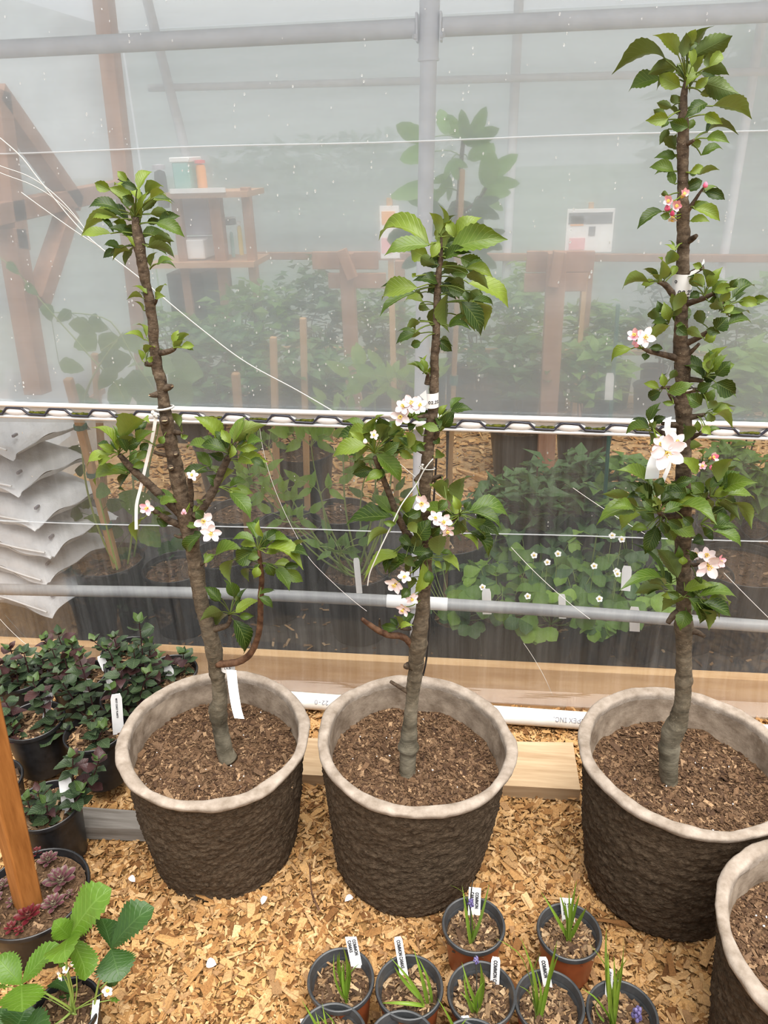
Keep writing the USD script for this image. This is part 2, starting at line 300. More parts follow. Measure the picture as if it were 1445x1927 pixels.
noisy('plank', (.40, .27, .155), (.56, .41, .26), 14, .8, .3, 60, .001, .2, stretch=(.25, 3.5, 3.5))
noisy('plank_grey', (.16, .14, .12), (.30, .275, .25), 14, .85, .4, 60, .001, .2, stretch=(.3, 4, 4))
noisy('board', (.46, .27, .125), (.62, .41, .22), 8, .75, .2, 60, .001, .2, stretch=(.3, 2.5, 3))
noisy('cedar', (.24, .085, .018), (.38, .15, .038), 16, .55, .25, 60, .001, .35, stretch=(4, 4, .35))
noisy('redwood', (.25, .125, .078), (.40, .22, .14), 9, .8, .2, 60, .001, .2, stretch=(2, 2, .4))
noisy('stake_wood', (.40, .22, .10), (.56, .35, .18), 9, .8, .2, 60, .001, .2, stretch=(3, 3, .4))
noisy('black_plastic', (.008, .008, .009), (.02, .02, .022), 40, .38, .1, 90, .0006, .5)
noisy('pot_rim_grey', (.035, .037, .040), (.06, .062, .066), 40, .42, spec=.5)
noisy('terracotta', (.24, .055, .018), (.34, .085, .028), 12, .4, spec=.5)
noisy('bag_white', (.55, .57, .60), (.72, .73, .75), 7, .38, .7, 14, .012, .5)
plain('cord_white', (.62, .61, .58), .7)
noisy('sheet_white', (.82, .82, .84), (.9, .9, .9), 12, .45)
film('film_upper', .36, .20, .12, .05, (.25, 1, 2.2), .16, (.93, 1.0, 1.06), .30, .16)
film('film_lower', .80, .035, .04, .04, (14, 1, .6), .55)
film('film_far', .22, .38, .25, .3, (.3, 1, 2), .15, (.94, 1, 1.03))
film('film_roof', .55, .30, .10, .2, (.4, 1, 5), .15)
mat('film_crease', {'tr': ('transparent_bsdf', {'color': (.55, .55, .55)}), 'd': ('diffuse_bsdf', {'color': (.26, .27, .28)}), 'a': ('add_closure', {})}, [('tr.BSDF', 'a.closure1'), ('d.BSDF', 'a.closure2')], 'a.closure')
mat('water', {'p': ('principled_bsdf', {'base_color': (1, 1, 1), 'roughness': .02, 'transmission_weight': .85, 'ior': 1.33})}, (), 'p.BSDF')
noisy('ground_cloth', (.018, .018, .02), (.05, .047, .045), 9, .8, .3, 120, .002, .25)
noisy('inner_path', (.30, .18, .085), (.50, .33, .17), 24, .95, .8, 60, .01, .1, lo=.3, hi=.7)
noisy('hill_green', (.03, .06, .03), (.10, .15, .07), 2.5, .9)

YW = 1.97                                             # the outer face of the polythene side wall
# ------------------------------------------------------------------ ground
struct('ground', box((-6, -4, -.12), (6, 1.99, -.012)), 'mulch_bed', 'bare earth under the orange wood chip mulch outside the greenhouse')
struct('floor', box((-2.6, 2.02, -.12), (6, 5.6, -.01)), 'inner_path', 'wood chip floor inside the greenhouse')
struct('surroundings', box((-40, 5.6, -.14), (40, 60, -.03)), 'hill_green', 'grassy ground beyond the greenhouse')

# mulch: loose chips, too many to count
r = np.random.default_rng(11)
def scatter(n, x0, x1, y0, y1, r, holes=()):
    P = np.stack([r.uniform(x0, x1, n), r.uniform(y0, y1, n), np.zeros(n)], 1)
    for (cx, cy, rad) in holes: P = P[(P[:, 0] - cx) ** 2 + (P[:, 1] - cy) ** 2 > rad * rad]
    return P
HOLES = [(-.626, 1.394, .145), (-.158, 1.383, .145), (.470, 1.37, .145)]
P = scatter(62000, -1.55, 1.05, .8, 1.97, r, HOLES)
ns = meshkit.fbm(P * 7, 3, 3); n = len(P)
P[:, 2] = r.uniform(-.010, .004, n) + .014 * (ns - .5)
L = np.exp(r.normal(math.log(.0125), .55, n)); Wd = np.clip(L * r.uniform(.16, .55, n), .002, .016)
VF = chips(P, L, Wd, r.uniform(.0008, .003, n), .32, r)
top('wood_chip_mulch', VF, 'mulch', 'golden orange wood chip mulch spread over the ground around the pots', 'wood chips', kind='stuff')

# fallen petals, a dry twig, pebble-like bits
for k, (px, py, lab) in enumerate([(397, 1815, 'pale pink fallen petal on the mulch left of the camas pots'), (497, 1695, 'small white fallen petal at the foot of the left fibre pot'), (249, 1655, 'pale fallen petal on the mulch beside the black nursery pots'), (657, 1692, 'pale fallen petal on the mulch between left and middle fibre pots')]):
    c = on_z(px, py, .014); a = k * 1.3
    lv = leaf_mesh(c - .011 * np.array([math.cos(a), math.sin(a), 0]), c + .012 * np.array([math.cos(a), math.sin(a), .25]), (0, -.3, 1), .02 if k == 0 else .014, .25, .3, 6, 'round', 0)
    top('fallen_petal', lv, 'petal', lab, 'petal', smooth=True)
a, b = on_z(600, 1712, .012), on_z(583, 1658, .05)
top('dry_twig', tube(spline([a, (a + b) / 2 + [-.006, 0, .02], b + [0.004, 0, .06]], 10), np.linspace(.003, .0015, 10), 6), 'twig', 'thin dark dry twig sticking up from the mulch between two fibre pots', 'twig', smooth=True)

# ------------------------------------------------------------------ the polythene wall
wall = thing('wall_front', 'clear polythene side wall of the greenhouse with pipe frame behind it', 'wall', (0, YW, 0), kind='structure')
wall['prim'].ClearCustomDataByKey('category')
X0, X1 = -2.25, 2.6
def sheet(prof, x0, x1, nx, wob=.004, seed=0):
    """A hanging sheet following a (y, z) profile, with slight slack."""
    prof = np.asarray(prof, float); xs = np.linspace(x0, x1, nx); ny = len(prof)
    V = np.zeros((ny, nx, 3)); V[..., 0] = xs; V[..., 1] = prof[:, :1]; V[..., 2] = prof[:, 1:]
    V[..., 1] += wob * 2 * (meshkit.fbm(np.stack([V[..., 0] * 1.7, V[..., 2] * 3.1, np.full((ny, nx), seed * 5.5)], -1), 3, seed) - .5)
    i, j = np.meshgrid(np.arange(ny - 1), np.arange(nx - 1), indexing='ij')
    return V.reshape(-1, 3), tri(np.stack([i * nx + j, i * nx + j + 1, (i + 1) * nx + j + 1, (i + 1) * nx + j], -1).reshape(-1, 4))
zs = np.linspace(.93, 2.3, 30)
obj('film_panel', sheet(np.stack([np.full(30, YW), zs], 1), X0, X1, 120, .004, 1), 'film_upper', wall, True, label='milky upper polythene sheet')
low = [(YW + .004, .95), (YW + .004, .75), (YW, .62), (YW, .45), (YW, .3), (YW - .002, .18), (YW - .006, .13), (YW - .022, .085), (YW - .045, .066), (YW - .066, .060)]
low = spline(np.array([(y, z, 0) for y, z in low]), 26)[:, :2]
obj('film_panel', sheet(low, X0, X1, 120, .005, 2), 'film_lower', wall, True, label='clear roll-up lower polythene sheet')
def fold_line(z0, z1, hgt):
    xs = np.linspace(X0, X1, 90); zc = np.interp(xs, [-1.3, .7], [z0, z1]) + .0016 * np.sin(xs * 7)
    return tube(np.stack([xs, np.full(90, YW - .004), zc], 1), hgt, 5)
obj('fold_crease', fold_line(1.628, 1.625, .0020), 'film_crease', wall, True)
obj('fold_crease', fold_line(.609, .616, .0020), 'film_crease', wall, True)
# rain drops on the outside
r = np.random.default_rng(5); drops = []
ico = trimesh.creation.icosphere(1)
for k in range(420):
    x = r.uniform(-1.4, .9); z = r.uniform(1.0, 2.05) if k < 380 else r.uniform(.65, .92)
    q = r.uniform(.0011, .0022) * (1.25 if r.random() < .25 else 1); runs = 1 + int(r.random() < .25)
    for j in range(runs):
        v = ico.vertices * [q, q * .45, q * r.uniform(1, 1.7)] + [x + r.normal(0, .001), YW - .0045, z - j * .012]
        drops.append((v, ico.faces))
obj('water_drops', join(drops), 'water', wall, True, kind='stuff', label='rain drops on the sheet')

# far film, end wall and roof
def shell(P, name, m, lab):
    i, j = np.meshgrid(np.arange(P.shape[0] - 1), np.arange(P.shape[1] - 1), indexing='ij'); nx = P.shape[1]
    F = tri(np.stack([i * nx + j, i * nx + j + 1, (i + 1) * nx + j + 1, (i + 1) * nx + j], -1).reshape(-1, 4))
    return struct(name, (P.reshape(-1, 3), F), m, lab, smooth=True)
YB = 5.3
def grid_xz(y, x0, x1, z0, z1): 
    g = np.zeros((6, 12, 3)); g[..., 0] = np.linspace(x0, x1, 12); g[..., 1] = y; g[..., 2] = np.linspace(z0, z1, 6)[:, None]; return g
shell(grid_xz(YB + .03, X0, 6, .0, 2.3), 'wall_back', 'film_far', 'milky polythene far side of the greenhouse')
g = np.zeros((6, 12, 3)); g[..., 0] = X0; g[..., 1] = np.linspace(YW + .05, YB, 12); g[..., 2] = np.linspace(0, 2.3, 6)[:, None]
shell(g, 'wall_left', 'film_far', 'milky polythene end wall of the greenhouse')
g = np.zeros((24, 14, 3)); t = np.linspace(0, np.pi, 24); g[..., 0] = np.linspace(X0, 6, 14); g[..., 1] = ((YW + YB) / 2 - (YB - YW) / 2 * np.cos(t))[:, None]; g[..., 2] = (2.3 + .9 * np.sin(t))[:, None]
shell(g, 'ceiling', 'film_roof', 'arched polythene roof of the greenhouse')

# ------------------------------------------------------------------ pipe frame just behind the sheet
def pipe(name, P, rad, m, lab, cat, sides=20, n=40):
    return top(name, tube(spline(P, n), rad, sides), m, lab, cat, smooth=40)
post = thing('hoop_post', 'upright galvanised steel hoop post behind the polythene, rising past the middle tree', 'post', (-.175, YW + .05, 0))
p0, p1 = np.array([-.185, YW + .035, .0]), np.array([-.118, YW + .035, 2.35])
at_z = lambda z: p0 + (p1 - p0) * (z / 2.35)
obj('post_tube', tube(spline([at_z(0), at_z(1), at_z(1.80)], 20), .019, 24), 'galvanised', post, 40)
obj('upper_tube', tube(spline([at_z(1.79), at_z(2.0), at_z(2.34)], 16), .0225, 24), 'galvanised', post, 40)
obj('joint_ring', lathe([(.019, -.002), (.0245, -.002), (.0245, .003), (.019, .003)], 24, at_z(1.79), True), 'galvanised', post, 30)
c = at_z(1.852)
for s in (-1, 1):
    obj('bracket', box(c + [s * .0265 - .0025, -.024, -.028], c + [s * .0265 + .0025, .02, .028], .001), 'galvanised', post)
    obj('bolt', tube([c + [s * .027, -.022, -.018], c + [s * .034, -.026, -.018]], [.0065, .0055], 8), 'galvanised', post, 30)
for s, xx, lab in ((-1, X0, 'horizontal galvanised purlin pipe running left from the hoop post'), (1, 2.5, 'horizontal galvanised purlin pipe running right from the hoop post')):
    a = c + [s * .030, 0, 0]; b = np.array([xx, YW + .035, 1.850 - (.006 if s > 0 else 0)])
    pipe('purlin_pipe', [a, (a + b) / 2, b], .0195, 'galvanised', lab, 'pipe')
pl = thing('low_side_pipe', 'grey horizontal pipe low behind the clear sheet, with a pale tape wrap', 'pipe', (-.3, YW + .03, .34))
xs = np.array([-2.2, -1.526, -.64, .139, .843, 2.2]); zz = np.array([.335, .343, .361, .349, .322, .28])
PP = spline(np.stack([xs, np.full(6, YW + .026), zz], 1), 60)
obj('pipe', tube(PP, .0185, 20), 'pipe_grey', pl, 40)
ta, tb = on_y(728, 1140, YW + .02)[0], on_y(842, 1146, YW + .02)[0]
TT = np.stack([np.linspace(ta, tb, 8), np.full(8, YW + .026), np.interp(np.linspace(ta, tb, 8), PP[:, 0], PP[:, 2])], 1)
obj('tape', tube(TT, .0202, 20), 'tag_white', pl, 40, label='pale tape wrapped round the pipe')

# aluminium lock channel with zigzag wire
zch = lambda x: np.interp(x, [-2.4, -1.363, .735, 2.6], [.989, .971, .934, .902])
ch = thing('lock_channel', 'white aluminium wire-lock channel holding the film along the wall', 'channel', (0, YW, .95))
def along(dy, dz, rad, n=60, x0=X0, x1=X1, sides=10, sy=1, sz=1):
    xs = np.linspace(x0, x1, n); c0 = np.stack([xs, np.full(n, YW + dy), zch(xs) + dz], 1); a = np.arange(sides) * 2 * np.pi / sides
    V = (c0[:, None] + np.stack([np.zeros(sides), sy * rad * np.cos(a), sz * rad * np.sin(a)], 1)[None]).reshape(-1, 3)
    i, j = np.meshgrid(np.arange(n - 1), np.arange(sides), indexing='ij'); k = (j + 1) % sides
    return V, tri(np.stack([i * sides + j, i * sides + k, (i + 1) * sides + k, (i + 1) * sides + j], -1).reshape(-1, 4))
obj('back_strip', along(-.006, 0, .022, sides=8, sy=.25, sz=1.0), 'aluminium', ch, 30)
obj('rail', along(-.015, .0165, .0085, sides=12, sy=1.0, sz=.95), 'aluminium', ch, 40)
obj('rail', along(-.015, -.0185, .006, sides=12, sy=1.0, sz=.85), 'aluminium', ch, 40)
per = .1285; wx, hump, mossm = [], [], []
for k in range(-18, 21):
    xc = -1.475 + k * per + .235
    if not (X0 < xc < X1): continue
    z = zch(xc)
    wx += [(xc - .050, z + .008), (xc - .043, z + .0075), (xc - .026, z - .0085), (xc + .022, z - .0105), (xc + .038, z + .006), (xc + .046, z + .008)]
    pts = []
    hv = trimesh.creation.icosphere(2); v = hv.vertices * [.040, .0095, .0150]; v[:, 2] *= (1 - .35 * (v[:, 0] / .040) ** 2); hump.append((v + [xc + per / 2, YW - .0135, z - .003], hv.faces))
    rr = np.random.default_rng(100 + k)
    for q in range(14):
        iv = ico.vertices * [rr.uniform(.005, .011), .004, rr.uniform(.002, .0038)]; mossm.append((iv + [xc + rr.uniform(-.024, .022), YW - .0125, z - .0065 + rr.uniform(-.002, .002)], ico.faces))
wx = np.array(wx)
dense = np.concatenate([np.linspace(wx[i], wx[i + 1], 4, endpoint=False) for i in range(len(wx) - 1)])
obj('lock_wire', tube(np.stack([dense[:, 0], np.full(len(dense), YW - .0205), dense[:, 1]], 1), .0032, 6), 'wire_dark', ch, True, label='dark zigzag wire')
obj('film_bulges', join(hump), 'sheet_white', ch, True, label='white film bulging between the wire bends', kind='stuff')
obj('moss', join(mossm), 'moss', ch, True, label='yellow green moss in the wire bends', kind='stuff')

# baseboard, roll-up pipe, planks
struct('baseboard_front', box((X0, YW + .012, -.02), (2.5, YW + .048, .14), .002), 'board', 'pale timber baseboard of the greenhouse behind the film')
a, b = np.array([-1.9, YW - .035, .030]), np.array([1.6, YW - .115, .030])
rp = thing('roll_up_pipe', 'white plastic roll-up pipe lying on the mulch along the foot of the film', 'pipe', (a + b) / 2)
obj('pipe', tube(spline([a, (a + b) / 2, b], 40), .0265, 28), 'pvc', rp, 40)
d = unit(b - a); nrm = unit(np.cross(d, (0, 0, 1)))        # towards the viewer
def pipe_text(t, px, py, h):
    p = on_y(px, py, YW - .10); s = (p[0] - a[0]) / (b[0] - a[0]); c0 = a + (b - a) * s
    el = math.radians(36); out = nrm * math.cos(el) + np.array([0, 0, 1]) * math.sin(el); upv = -(np.array([0, 0, 1]) * math.cos(el) - nrm * math.sin(el))
    v, f, _ = text_on(t, h, c0 + out * .0268 - upv * h / 2, -d, upv); obj('lettering', (v, f), 'ink_grey', rp)
pipe_text('IPEX INC.', 1096, 1374, .0135); pipe_text('22-0', 618, 1330, .013)

# loose end of the film lying on the pipe
def timber(name, corners, th, m, lab, tilt=0):
    q = [on_z(*c, th) for c in corners]; v = np.array([[*p[:2], th - .0] for p in q] + [[*p[:2], th - .042] for p in q]); h = trimesh.convex.convex_hull(v)
    return top(name, (h.vertices, h.faces), m, lab, 'plank')
timber('timber_plank', [(380, 1385), (1078, 1397), (1092, 1486), (392, 1448)], .04, 'plank', 'pale weathered timber plank lying on the mulch behind the middle fibre pot')
timber('timber_plank', [(-260, 1490), (268, 1526), (282, 1562), (-260, 1540)], .045, 'plank_grey', 'grey weathered timber plank under the black mint pots')
cable = [on_y(822, 845, YW - .01), on_y(815, 960, YW - .012), on_y(806, 1090, YW - .012), on_y(808, 1160, YW - .012), on_y(803, 1235, YW - .016), on_y(795, 1275, YW - .03)]
top('black_cable', tube(spline(cable, 40), .003, 8), 'black_plastic', 'thin black cable hanging down the film behind the middle tree', 'cable', smooth=True)

# cords zigzagging over the film
def cord(pts, rad, lab, twist=0):
    P = [on_y(x, y, YW - .012) for x, y in pts]
    top('cord', tube(spline(P, 60), rad * .78, 6), 'cord_white', lab, 'cord', smooth=True)
cord([(-120, 195), (35, 290), (75, 340), (160, 440), (265, 525), (380, 620), (460, 680), (560, 735), (634, 778)], .0019, 'thick white cord slanting down the upper film from the left edge to the channel')
cord([(-120, 250), (0, 312), (50, 330), (90, 355), (160, 432)], .0014, 'thin white cord joining the thick cord from the left edge, upper strand')
cord([(-120, 262), (0, 325), (60, 348), (100, 372), (155, 425)], .0013, 'thin white cord joining the thick cord from the left edge, lower strand')
cord([(40, 362), (95, 402), (160, 447), (190, 465)], .0015, 'short white cord end lying along the thick cord near the left edge')
cord([(488, 800), (575, 1040), (625, 1095), (690, 1150)], .0010, 'fine cord slanting down the lower film left of the middle tree')
cord([(738, 860), (775, 892), (830, 935)], .0010, 'fine cord behind the upper left branch of the middle tree')
cord([(962, 1030), (1040, 1108), (1110, 1165)], .0012, 'fine cord slanting across the strawberry plants behind the film')
cord([(1078, 918), (1140, 960), (1240, 1020)], .0011, 'fine cord slanting from the chip path towards the right tree')
cord([(1362, 1078), (1405, 1122), (1500, 1215)], .0012, 'fine cord on the film right of the right tree')
cord([(985, 1210), (1022, 1270), (1040, 1310)], .0008, 'fine cord at the foot of the film between middle and right pots')
cord([(0, 1165), (40, 1205), (75, 1232)], .0009, 'fine cord at the foot of the film above the mint pots')
# ------------------------------------------------------------------ big fibre pots
POT_H, POT_B = .38, .180
def fibre_pot(t, cx, cy, rim_r, tx, ty, seed, soil_z=.285, inner_only=False):
    """Moulded fibre pot (part) with thick pale rim (sub-part), inner wall, soil and loose bark, tilted a little as it stands."""
    nv = unit((tx, ty, 1)); base = np.array([cx, cy, POT_H]) - nv * (POT_H + .004)
    ax = unit(np.cross((0, 1, 0), nv)); ay = np.cross(nv, ax); R = np.stack([ax, ay, nv], 1)
    place = lambda v: base + np.asarray(v) @ R.T
    z = np.linspace(0, POT_H - .016, 96); ro = POT_B + (rim_r - .012 - POT_B) * (z / POT_H) ** .9
    prof = [(.02, 0.0), (.10, 0.0), (POT_B - .012, 0.0)] + [(a, b) for a, b in zip(ro, z + .004)]
    v, f = lathe(prof, 300)
    k = v[:, 2] > .003; rad = np.hypot(v[:, 0], v[:, 1])[:, None]
    nz = (meshkit.fbm(v * [48, 48, 55] + seed * 9, 3, seed) - .5) * .010 + (np.abs(meshkit.fbm(v * [105, 105, 120] + seed, 3, seed + 2) - .5)) * .016 + (meshkit.fbm(v * 6 + seed, 2, seed + 5) - .5) * .012
    v[:, :2] += (v[:, :2] / np.maximum(rad, 1e-6)) * (nz * k)[:, None]
    pot = obj('pot', (place(v), f), 'fiber_dark', t, True, label='dark rough moulded fibre wall')
    h = POT_H
    rp = [(rim_r - .0125, h - .022), (rim_r - .004, h - .016), (rim_r - .0005, h - .009), (rim_r, h - .004), (rim_r - .003, h), (rim_r - .012, h + .0012), (rim_r - .0235, h - .001), (rim_r - .0265, h - .006), (rim_r - .0275, h - .02)]
    v, f = lathe(spline(np.array([(a, b, 0) for a, b in rp]), 18)[:, :2], 150)
    def wob(v):
        rad = np.hypot(v[:, 0], v[:, 1])[:, None]; u = v / np.maximum(rad, 1e-6)
        nz = (meshkit.fbm(u * 3.1 + seed * 3, 2, seed) - .5) * .012 + (meshkit.fbm(v * 70, 3, seed) - .5) * .0035
        v[:, :2] += u[:, :2] * nz[:, None]; v[:, 2] += (meshkit.fbm(u * 4 + 5 + seed, 3, seed) - .5) * .009; return v
    obj('rim', (place(wob(v)), f), 'fiber_light', pot, True, label='pale fibre rim')
    zi = np.linspace(h - .016, soil_z - .04, 14); ri = POT_B + (rim_r - .012 - POT_B) * (zi / POT_H) ** .9 - .014
    v, f = lathe(np.stack([ri, zi], 1), 150); v = wob(v)
    v[:, :2] += v[:, :2] * ((meshkit.fbm(v * [60, 60, 30], 3, seed + 9) - .5) * .02)[:, None]
    obj('inner_wall', (place(v), f), 'fiber_inner', pot, True, label='grey brown inner wall')
    rs = POT_B + (rim_r - .012 - POT_B) * (soil_z / POT_H) ** .9 - .012
    sv, sf = disc_mesh(rs, 26, 90, soil_z, .011, seed=seed, scale=22); rr = np.hypot(sv[:, 0], sv[:, 1])
    sv[:, 2] += .012 * (rr / rs) ** 6 * 1.0
    obj('soil', (place(sv), sf), 'soil', t, True)
    r = np.random.default_rng(seed + 50); n = 6500
    rad = rs * .985 * np.sqrt(r.random(n)); a = r.uniform(0, 6.283, n); Pq = np.stack([rad * np.cos(a), rad * np.sin(a), np.full(n, soil_z)], 1)
    Pq[:, 2] += .011 * (meshkit.fbm(Pq * 22 + seed * 7.3, 3, seed) - .5) * 2 + .012 * (rad / rs) ** 6 + r.uniform(-.001, .003, n)
    Lc = np.exp(r.normal(math.log(.0062), .55, n)); cv, cf, cu = chips(Pq, Lc, np.clip(Lc * r.uniform(.2, .6, n), .0015, .01), r.uniform(.001, .0035, n), .35, r)
    obj('bark_mulch', (place(cv), cf, cu), 'bark_chips', t, kind='stuff', label='loose bark pieces on the soil')
    pb = [(ico.vertices * r.uniform(.001, .0026, 3) + [q[0], q[1], q[2] + .003], ico.faces) for q in Pq[:16]]
    pv, pf = join(pb); obj('perlite', (place(pv), pf), 'tag_white', t, True, kind='stuff', label='white perlite grains')
    return place, rs

FR = dict(A=(0, 0, 2.89), B=(480, 0, 2.89), C=(945, 0, 2.89), D=(0, 640, 2.89), E=(480, 640, 2.89), F=(945, 640, 2.89), G=(200, 1230, 3.6125), H=(560, 1220, 2.627), I=(1050, 1250, 3.658))
def px(fr, x, y): ox, oy, s = FR[fr]; return ox + x / s, oy + y / s

class Tree:
    def __init__(self, name, label, cat, pot, Y, seed):
        cx, cy, rr, tx, ty = pot
        self.t = thing(name, label, cat, (cx, cy, 0), 'apple trees in fibre pots'); self.Y = Y; self.r = np.random.default_rng(seed); self.seed = seed; self.nodes = []
        self.place, self.rs = fibre_pot(self.t, cx, cy, rr, tx, ty, seed)
    def p3(self, fr, x, y, dy=0.0): return on_y(*px(fr, x, y), self.Y + dy)
    def wood(self, name, pts, m='bark', dy0=0.0, dy1=0.0, knobs=0, sides=16, sub=5, label=None, tip=None, rough=1.0):
        """pts: (frame, x, y, width) in the frame's own pixels, base first."""
        n = len(pts); P = []; R = []
        for i, (fr, x, y, w) in enumerate(pts):
            p = self.p3(fr, x, y, dy0 + (dy1 - dy0) * i / max(n - 1, 1)); P.append(p)
            R.append(w / FR[fr][2] / FPX * ((p - CAM) @ FW) / 2)
        Q = spline(np.column_stack([P, R]), n * sub * 2); pth, rad = Q[:, :3], Q[:, 3]
        if knobs:
            s = np.linspace(0, 1, len(rad))
            for c in self.r.uniform(.02, .98, knobs): rad = rad * (1 + self.r.uniform(.05, .16) * np.exp(-((s - c) / .007) ** 2))
        v, f = tube(pth, rad, sides); c = np.repeat(pth, sides, 0); c = np.vstack([c, pth[:1], pth[-1:]]); d = v - c; l = np.linalg.norm(d, axis=1, keepdims=True)
        mr = rad.mean(); nz = (meshkit.fbm(v * [110, 110, 150] + self.seed, 3, self.seed) - .5) * .22 * mr * rough + (meshkit.fbm(v * 45, 2, self.seed + 3) - .5) * .22 * mr * rough
        v = v + d / np.maximum(l, 1e-9) * nz[:, None]
        o = obj(name, (v, f), m, self.t, True, label=label)
        for p in pth[::3]: self.nodes.append(p)
        if tip: obj('cut_end', lathe([(0, 0), (rad[-1] * .8, 0)], 10, pth[-1]), tip, o)
        return o
    def node(self, fr, x, y, dy=0.0): self.nodes.append(self.p3(fr, x, y, dy))
    def leaves(self, fr, text, dy=0.0, spread=.03):
        r = self.r
        for tok in text.replace('\n', ' ').split(';'):
            tok = tok.strip()
            if not tok: continue
            a, b = tok.split('>'); bx, by = map(float, a.split(',')); q = b.split(','); tx, ty, w = map(float, q[:3]); tone = q[3] if len(q) > 3 else 'm'
            d0 = dy + r.normal(0, spread * .4); B = self.p3(fr, bx, by, d0); T = self.p3(fr, tx, ty, d0); L2 = np.linalg.norm(T - B)
            dl = r.normal(0, .45) * L2; T = self.p3(fr, tx, ty, d0 + np.clip(dl, -.8 * L2, .8 * L2))
            wm = w / FR[fr][2] / FPX * ((B - CAM) @ FW)
            T = B + (T - B) * 1.06; N, Wf = seen_leaf(B, T, wm * 1.12, r, .85)
            twin = r.random() < .45 and L2 > .02
            nd = np.array(self.nodes); k = np.argmin(np.linalg.norm((nd - B) * [1, .3, 1], axis=1)); dist = np.linalg.norm(nd[k] - B)
            pet = nd[k] if dist < .075 else B - unit(T - B) * .02
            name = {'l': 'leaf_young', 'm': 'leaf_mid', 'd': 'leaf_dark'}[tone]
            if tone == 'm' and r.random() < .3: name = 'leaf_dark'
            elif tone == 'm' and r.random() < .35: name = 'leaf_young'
            n = 18 if L2 > .045 else 10
            v, f, uv = leaf_mesh(B, T, N, Wf, r.uniform(.06, .24), r.uniform(.25, .7), n, 'apple', .06 if n > 8 else .04, r.normal(0, .5), pet, .0011, .14)
            obj('leaf', (v, f), name, self.t, True, uv)
            if twin:                                   # most rosettes have a second, partly hidden leaf behind
                ang = r.choice([-1, 1]) * r.uniform(.3, .75); dv = T - B; sd = unit(np.cross(dv, unit(CAM - B))); D2 = (dv * math.cos(ang) + sd * np.linalg.norm(dv) * math.sin(ang)) * r.uniform(.6, .9); B2 = B + [0, .012, 0]; T2_ = B2 + D2 + [0, r.uniform(-.01, .03), 0]
                N2, W2_ = seen_leaf(B2, T2_, wm * r.uniform(.5, .9), r, .85); v, f, uv = leaf_mesh(B2, T2_, N2, W2_, r.uniform(.05, .2), r.uniform(.2, .6), n, 'apple', .05, r.normal(0, .5), pet, .0011, .14)
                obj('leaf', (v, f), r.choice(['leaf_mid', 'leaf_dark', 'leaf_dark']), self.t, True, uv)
    def blossom(self, fr, x, y, size, face=(0, -1, .2), m='petal', dy=-.02, turn=None, cup=.25, n=5, parts='petal'):
        r = self.r; c = self.p3(fr, x, y, dy); R = size / FR[fr][2] / FPX * ((c - CAM) @ FW) / 2
        nv = unit(face); _, s, u = frame_from(nv, (.1, .2, 1)); a0 = turn if turn is not None else r.uniform(0, 6.28)
        st = [tube([c - nv * .008, c - nv * .001], [.0015, .0035], 6)]
        for k in range(12):
            a = k * 2.4; q = unit(nv + .55 * (s * math.cos(a) + u * math.sin(a)) * r.uniform(.3, 1)); e = c + q * R * .42
            st.append(tube([c, e], .0004, 3)); iv = ico.vertices * .0011; st.append((iv + e, ico.faces))
        o = obj('blossom', join(st), 'stamen', self.t, True)
        nd = np.array(self.nodes); k = np.argmin(np.linalg.norm(nd - c, axis=1))
        if np.linalg.norm(nd[k] - c) < .09: obj('stalk', tube(spline([nd[k], (nd[k] + c) / 2 - [0, 0, .004], c - nv * .006], 6), .0011, 5), 'leaf_young', o, True)
        for k in range(n):
            a = a0 + k * 2 * np.pi / n + r.normal(0, .12); e = s * math.cos(a) + u * math.sin(a); cp = cup + r.normal(0, .12)
            B = c + e * R * .1; T = c + unit(e + nv * cp) * R * r.uniform(.92, 1.08)
            v, f, uv = leaf_mesh(B, T, nv - e * cp, R * .66, -.10, .28, 7, 'round', 0, r.normal(0, .25), None, wav=.12)
            obj('petal', (v, f), m if r.random() < .8 else 'petal', o, True, uv)
        return c
    def buds(self, fr, pts, m='petal_bud', dy=-.02):
        for x, y, d in pts:
            c = self.p3(fr, x, y, dy); q = d / FR[fr][2] / FPX * ((c - CAM) @ FW) / 2; v = trimesh.creation.icosphere(2); z = v.vertices.copy()
            z[:, 2] *= 1.25; z[:, :2] *= (1 - .25 * z[:, 2:3]); o = obj('flower_bud', (z * q + c, v.faces), m, self.t, True)
            nd = np.array(self.nodes); k = np.argmin(np.linalg.norm(nd - c, axis=1))
            if np.linalg.norm(nd[k] - c) < .1: obj('stalk', tube(spline([nd[k], (nd[k] + c) / 2 - [0, 0, .003], c - [0, 0, q]], 5), .001, 4), 'leaf_young', o, True)
